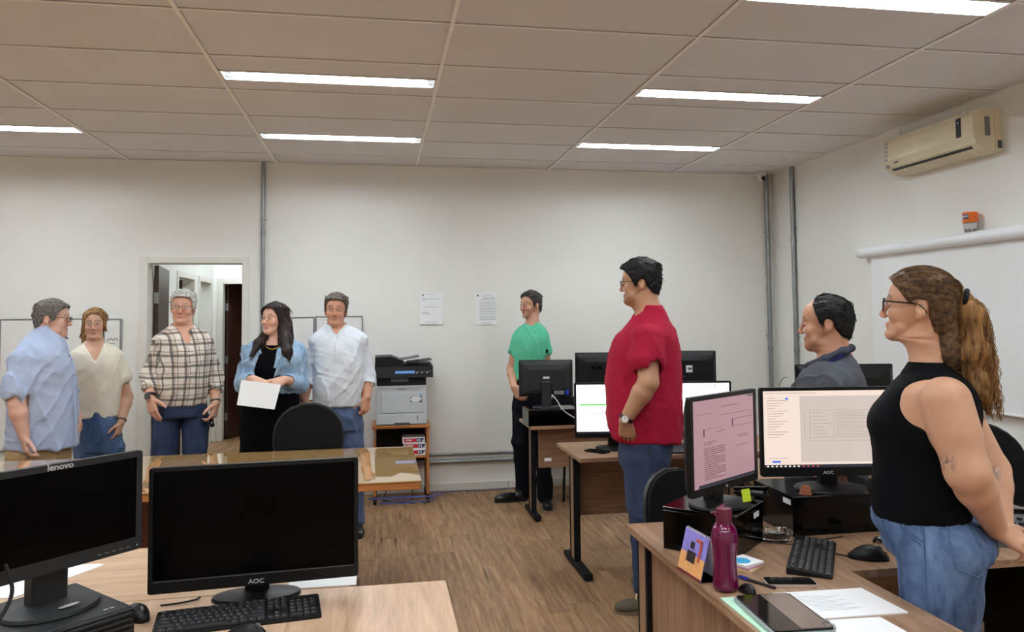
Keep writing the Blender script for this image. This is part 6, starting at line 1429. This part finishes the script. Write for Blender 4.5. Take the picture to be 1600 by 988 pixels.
for sd in (-1, 1): 
    c = bez([tuple(L(x, y, sd * dd)) for x, y, dd in ((1330, 548, .03), (1316, 556, .098), (1290, 570, .112), (1268, 582, .115), (1252, 596, .10), (1243, 612, .05), (1241, 625, .0))], 5); mb = MB(); mb.loops([[q + Vector((0, 0, .009)), q + Vector((0, sd * .004, .009)), q + Vector((0, sd * .004, -.009)), q + Vector((0, 0, -.009))] for q in c]); mb.build('strap', 'lanyard', ly)
g = glasses(p.root, L(1233, 598, -.04), rotm(-60, -70), .9, 'frame_black', h=.03); g.name = 'hanging_glasses'
p.hair([hair_cap([(0, .135), (30, .13), (45, .115), (56, .085), (66, .05), (76, .0), (84, -.012), (92, .016), (112, .014), (122, -.02), (140, -.06), (180, -.075)], (.012, .010, .014), 1.02, .003)], 'hair_black')
p.legs([(840, 1235, 1340, -.18, .18), (800, 1232, 1344, -.18, .18)], [[(L(1290, 835, sd * .09), .1), (np.array((0, sd * .1, .5)), .075), (np.array((0, sd * .1, .08)), .06)] for sd in (-1, 1)], 'navy_trousers', 23)
for sd in (-1, 1): shoe(p.root, (.07, sd * .1, 0), (-.2, sd * .1, 0), 'shoe_black', 'rubber')

# ---- 9 woman with the ponytail, nearest
p = Person(1446, 2.42, 'woman with a curly ponytail and glasses in a black sleeveless top and blue jeans', (210, 160, 130), .0038); L = p.L
p.head(1434, 479, .948, -93, 5, kw=dict(w=.98, fat=.25, nose=.95, lips=1.1), neck=.044, neck_to=(1452, 575), brow=(70, 48, 36), lip=(190, 98, 92))
T = [(806, 1363, 1521, -.17, .17), (755, 1362, 1520, -.17, .17), (712, 1363, 1526, -.17, .17), (690, 1361, 1531, -.18, .18), (663, 1354, 1535, -.185, .185), (640, 1361, 1536, -.18, .18), (620, 1377, 1531, -.18, .18), (602, 1391, 1521, -.17, .17), (588, 1404, 1506, -.12, .12), (576, 1416, 1488, -.075, .075), (569, 1424, 1478, -.055, .055)]
p.torso(T, .006)
S, E, Wr = L(1477, 627, -.18), L(1512, 738, -.21), L(1557, 826, -.05); p.B += arm_prims(S, E, Wr, (.066, .058, .051, .031), .02); p.B.append(cap(S, S + (E - S) * .45, .064, .064, .02)); p.hand(Wr, (.8, .2, -.5), (-.5, .5, -.7), 1, (28, 38, 28), .92)
S2, E2, W2 = L(1480, 618, .175), L(1548, 735, .17), L(1566, 824, .05); p.arm(S2, E2, W2, (.07, .054, .048, .031)); p.hand(W2, (.75, -.3, -.35), (-.4, -.3, -.8), -1, (35, 45, 30), .92)
p.tat = [(L(1481, 722, -.24), np.array((.022, .05, .03)), (74, 70, 80), 150), (L(1553, 738, .12), np.array((.02, .06, .03)), (74, 70, 80), 150)]
p.body(); p.face_bits(0, .8)
tk = p.cloth('tank_top', [loft(p.sp.rows(T), .03)] + [sub(ell(L(1462, 622, sd * .21), (.115, .10, .105), .012)) for sd in (-1, 1)], 'tank_black', .0028, .0055, 81)
surf('neck_band', [loft(p.sp.rows([(586, 1405, 1500, -.10, .10), (573, 1414, 1488, -.074, .074), (565, 1419, 1481, -.063, .063)]), .006, endk=.006)], .005, 'tank_black', tk)
J = p.legs([(860, 1384, 1559, -.18, .18), (838, 1379, 1557, -.185, .185), (815, 1368, 1537, -.175, .175), (798, 1366, 1520, -.165, .165)], [[(L(1470, 865, -.085), .115), (L(1468, 930, -.09), .105), (L(1462, 1060, -.09), .085), (np.array((.02, -.09, .1)), .08)], [(L(1478, 865, .085), .115), (L(1474, 930, .09), .105), (L(1464, 1060, .09), .085), (np.array((.02, .09, .1)), .08)]], 'jeans_light', 29, .0062, .005, 'jeans')
for sd in (-1, 1): shoe(p.root, (.1, sd * .1, 0), (-.15, sd * .1, 0), 'label_white', 'label_white')
# seams and back pocket sit on the surface of the jeans
bpy.context.view_layer.update()
def on_cloth(o, x, y):
    """point of the cloth met by the line from the camera through a picture point, in the person's frame"""
    inv = o.matrix_world.inverted(); a = inv @ Vector((0, 0, ZC)); d = (inv.to_3x3() @ rayd(x, y)).normalized(); ok, q, n, _ = o.ray_cast(a, d); return (q + n * .0008) if ok else None
for nm, pts in (('side_seam', [(1441, 812), (1444, 850), (1446, 890), (1447, 930), (1450, 968)]), ('back_pocket', [(1478, 812), (1484, 850), (1494, 890), (1528, 903), (1552, 880), (1549, 836), (1515, 822), (1478, 812)]), ('front_pocket', [(1398, 806), (1412, 830), (1440, 853)]), ('front_pocket', [(1404, 806), (1417, 828), (1442, 848)]), ('waistband', [(1370, 812), (1420, 814), (1470, 814), (1520, 808)])):
    fine = [tuple(a + (b - a) * k / 6) for a, b in zip([np.array(q) for q in pts], [np.array(q) for q in pts[1:]]) for k in range(6)] + [pts[-1]]; q = [on_cloth(J, *c) for c in fine]; q = [c for c in q if c is not None]
    if len(q) > 3: MB().tube(q, .0024, 5).build(nm, 'jeans_mid', J)
HL = [(0, .086), (25, .082), (40, .066), (54, .045), (66, .022), (76, .006), (86, .024), (112, .022), (122, -.03), (140, -.085), (180, -.095)]
hr = p.hair([hair_cap(HL, (.018, .010, .014), .98, .002, (70, 16, 70)), ell((0, .1, .03), (.03, .03, .03), .02)], 'hair_brown', [cap(L(1478, 505, 0), L(1484, 560, 0), .04, .045, .03)], .0036, (2000, .05, (0, .16, .035, .07), .0009))
tie = p.hp((0, .135, .035)); MB().tube([tuple(tie + np.array((.012 * math.sin(a) * .4, .024 * math.cos(a), .024 * math.sin(a)))) for a in [k * PI / 8 for k in range(17)]], .008, 8).build('hair_tie', 'black_matte', p.root)
core = [cap(tie, L(1516, 490, 0), .022, .034, .02), cap(L(1516, 490, 0), L(1522, 550, 0), .036, .042, .03), cap(L(1522, 550, 0), L(1532, 610, 0), .042, .034, .03), cap(L(1532, 610, 0), L(1546, 645, 0), .032, .010, .03)]
pt = surf('ponytail', core, .005, 'hair_curl', p.root, lambda x, y, z: .014 * (vnoise(x * 55 + 3, y * 55, z * 26) - .5) + .006 * (vnoise(x * 120, y * 120, z * 50) - .5))
mb = MB(); rs = random.Random(3)
path = [np.array(tie), L(1516, 488, 0), L(1524, 548, 0), L(1534, 610, 0), L(1550, 658, 0)]; path = bez([tuple(q) for q in path], 7); rad = np.interp(np.linspace(0, 1, len(path)), [0, .2, .5, .8, 1], [.018, .04, .05, .046, .03])
for k in range(260):
    a0 = rs.uniform(0, 2 * PI); r0 = rs.uniform(.75, 1.08); w = rs.uniform(.003, .008); f = rs.uniform(.8, 1.6); ph = rs.uniform(0, 6.3); end = rs.randint(len(path) - 10, len(path)); pts = []
    for i in range(0, end):
        a = a0 + .25 * math.sin(i * .3 + ph); r = rad[i] * r0; pts.append(path[i] + Vector((r * math.cos(a) + w * math.sin(f * i + ph), r * .8 * math.sin(a) + w * math.cos(f * i + ph), w * .5 * math.sin(f * i * .7))))
    mb.tube(pts, [.0011] * (len(pts) - 1) + [.0003], 3, False)
setp(mb.build('ponytail_strands', 'hair_curl', pt), kind='stuff')
mb = MB()
for k in range(170):                       # combed strands from the hairline back to the tie
    th = rs.uniform(-1.45, 1.45); ph = rs.uniform(.1, 1.0); s0 = np.array((.077 * math.sin(th) * .98, -.075 + .07 * abs(math.sin(th)) + rs.uniform(0, .03), .036 + .075 * math.cos(th) * 1.0)); e0 = np.array((rs.uniform(-.012, .012), .13, .035 + rs.uniform(-.012, .012))); pts = []
    for i in range(11):
        t = i / 10; q = s0 * (1 - t) + e0 * t; d = float(skull_d(*[np.array([v]) for v in q], .98)[0]); 
        c = np.array((0, .012, .03)); u = q - c; u /= np.linalg.norm(u); q = q + u * max(0, (.0195 if t < .9 else 0) - d) if d < .0195 else q; pts.append(tuple(p.hp(q)))
    mb.tube(pts, .0009, 3, False)
setp(mb.build('combed_strands', 'hair_brown', hr), kind='stuff')
glasses(p.root, p.ho, p.hM, p.hs, 'frame_black', w=.05, h=.042, t=.0024)
MB().sphere(tuple(p.hp((-.083, .009, -.04))), .003, 8).build('earring', 'gold', p.root); MB().sphere(tuple(p.hp((.083, .009, -.04))), .003, 8).build('earring', 'gold', p.root)
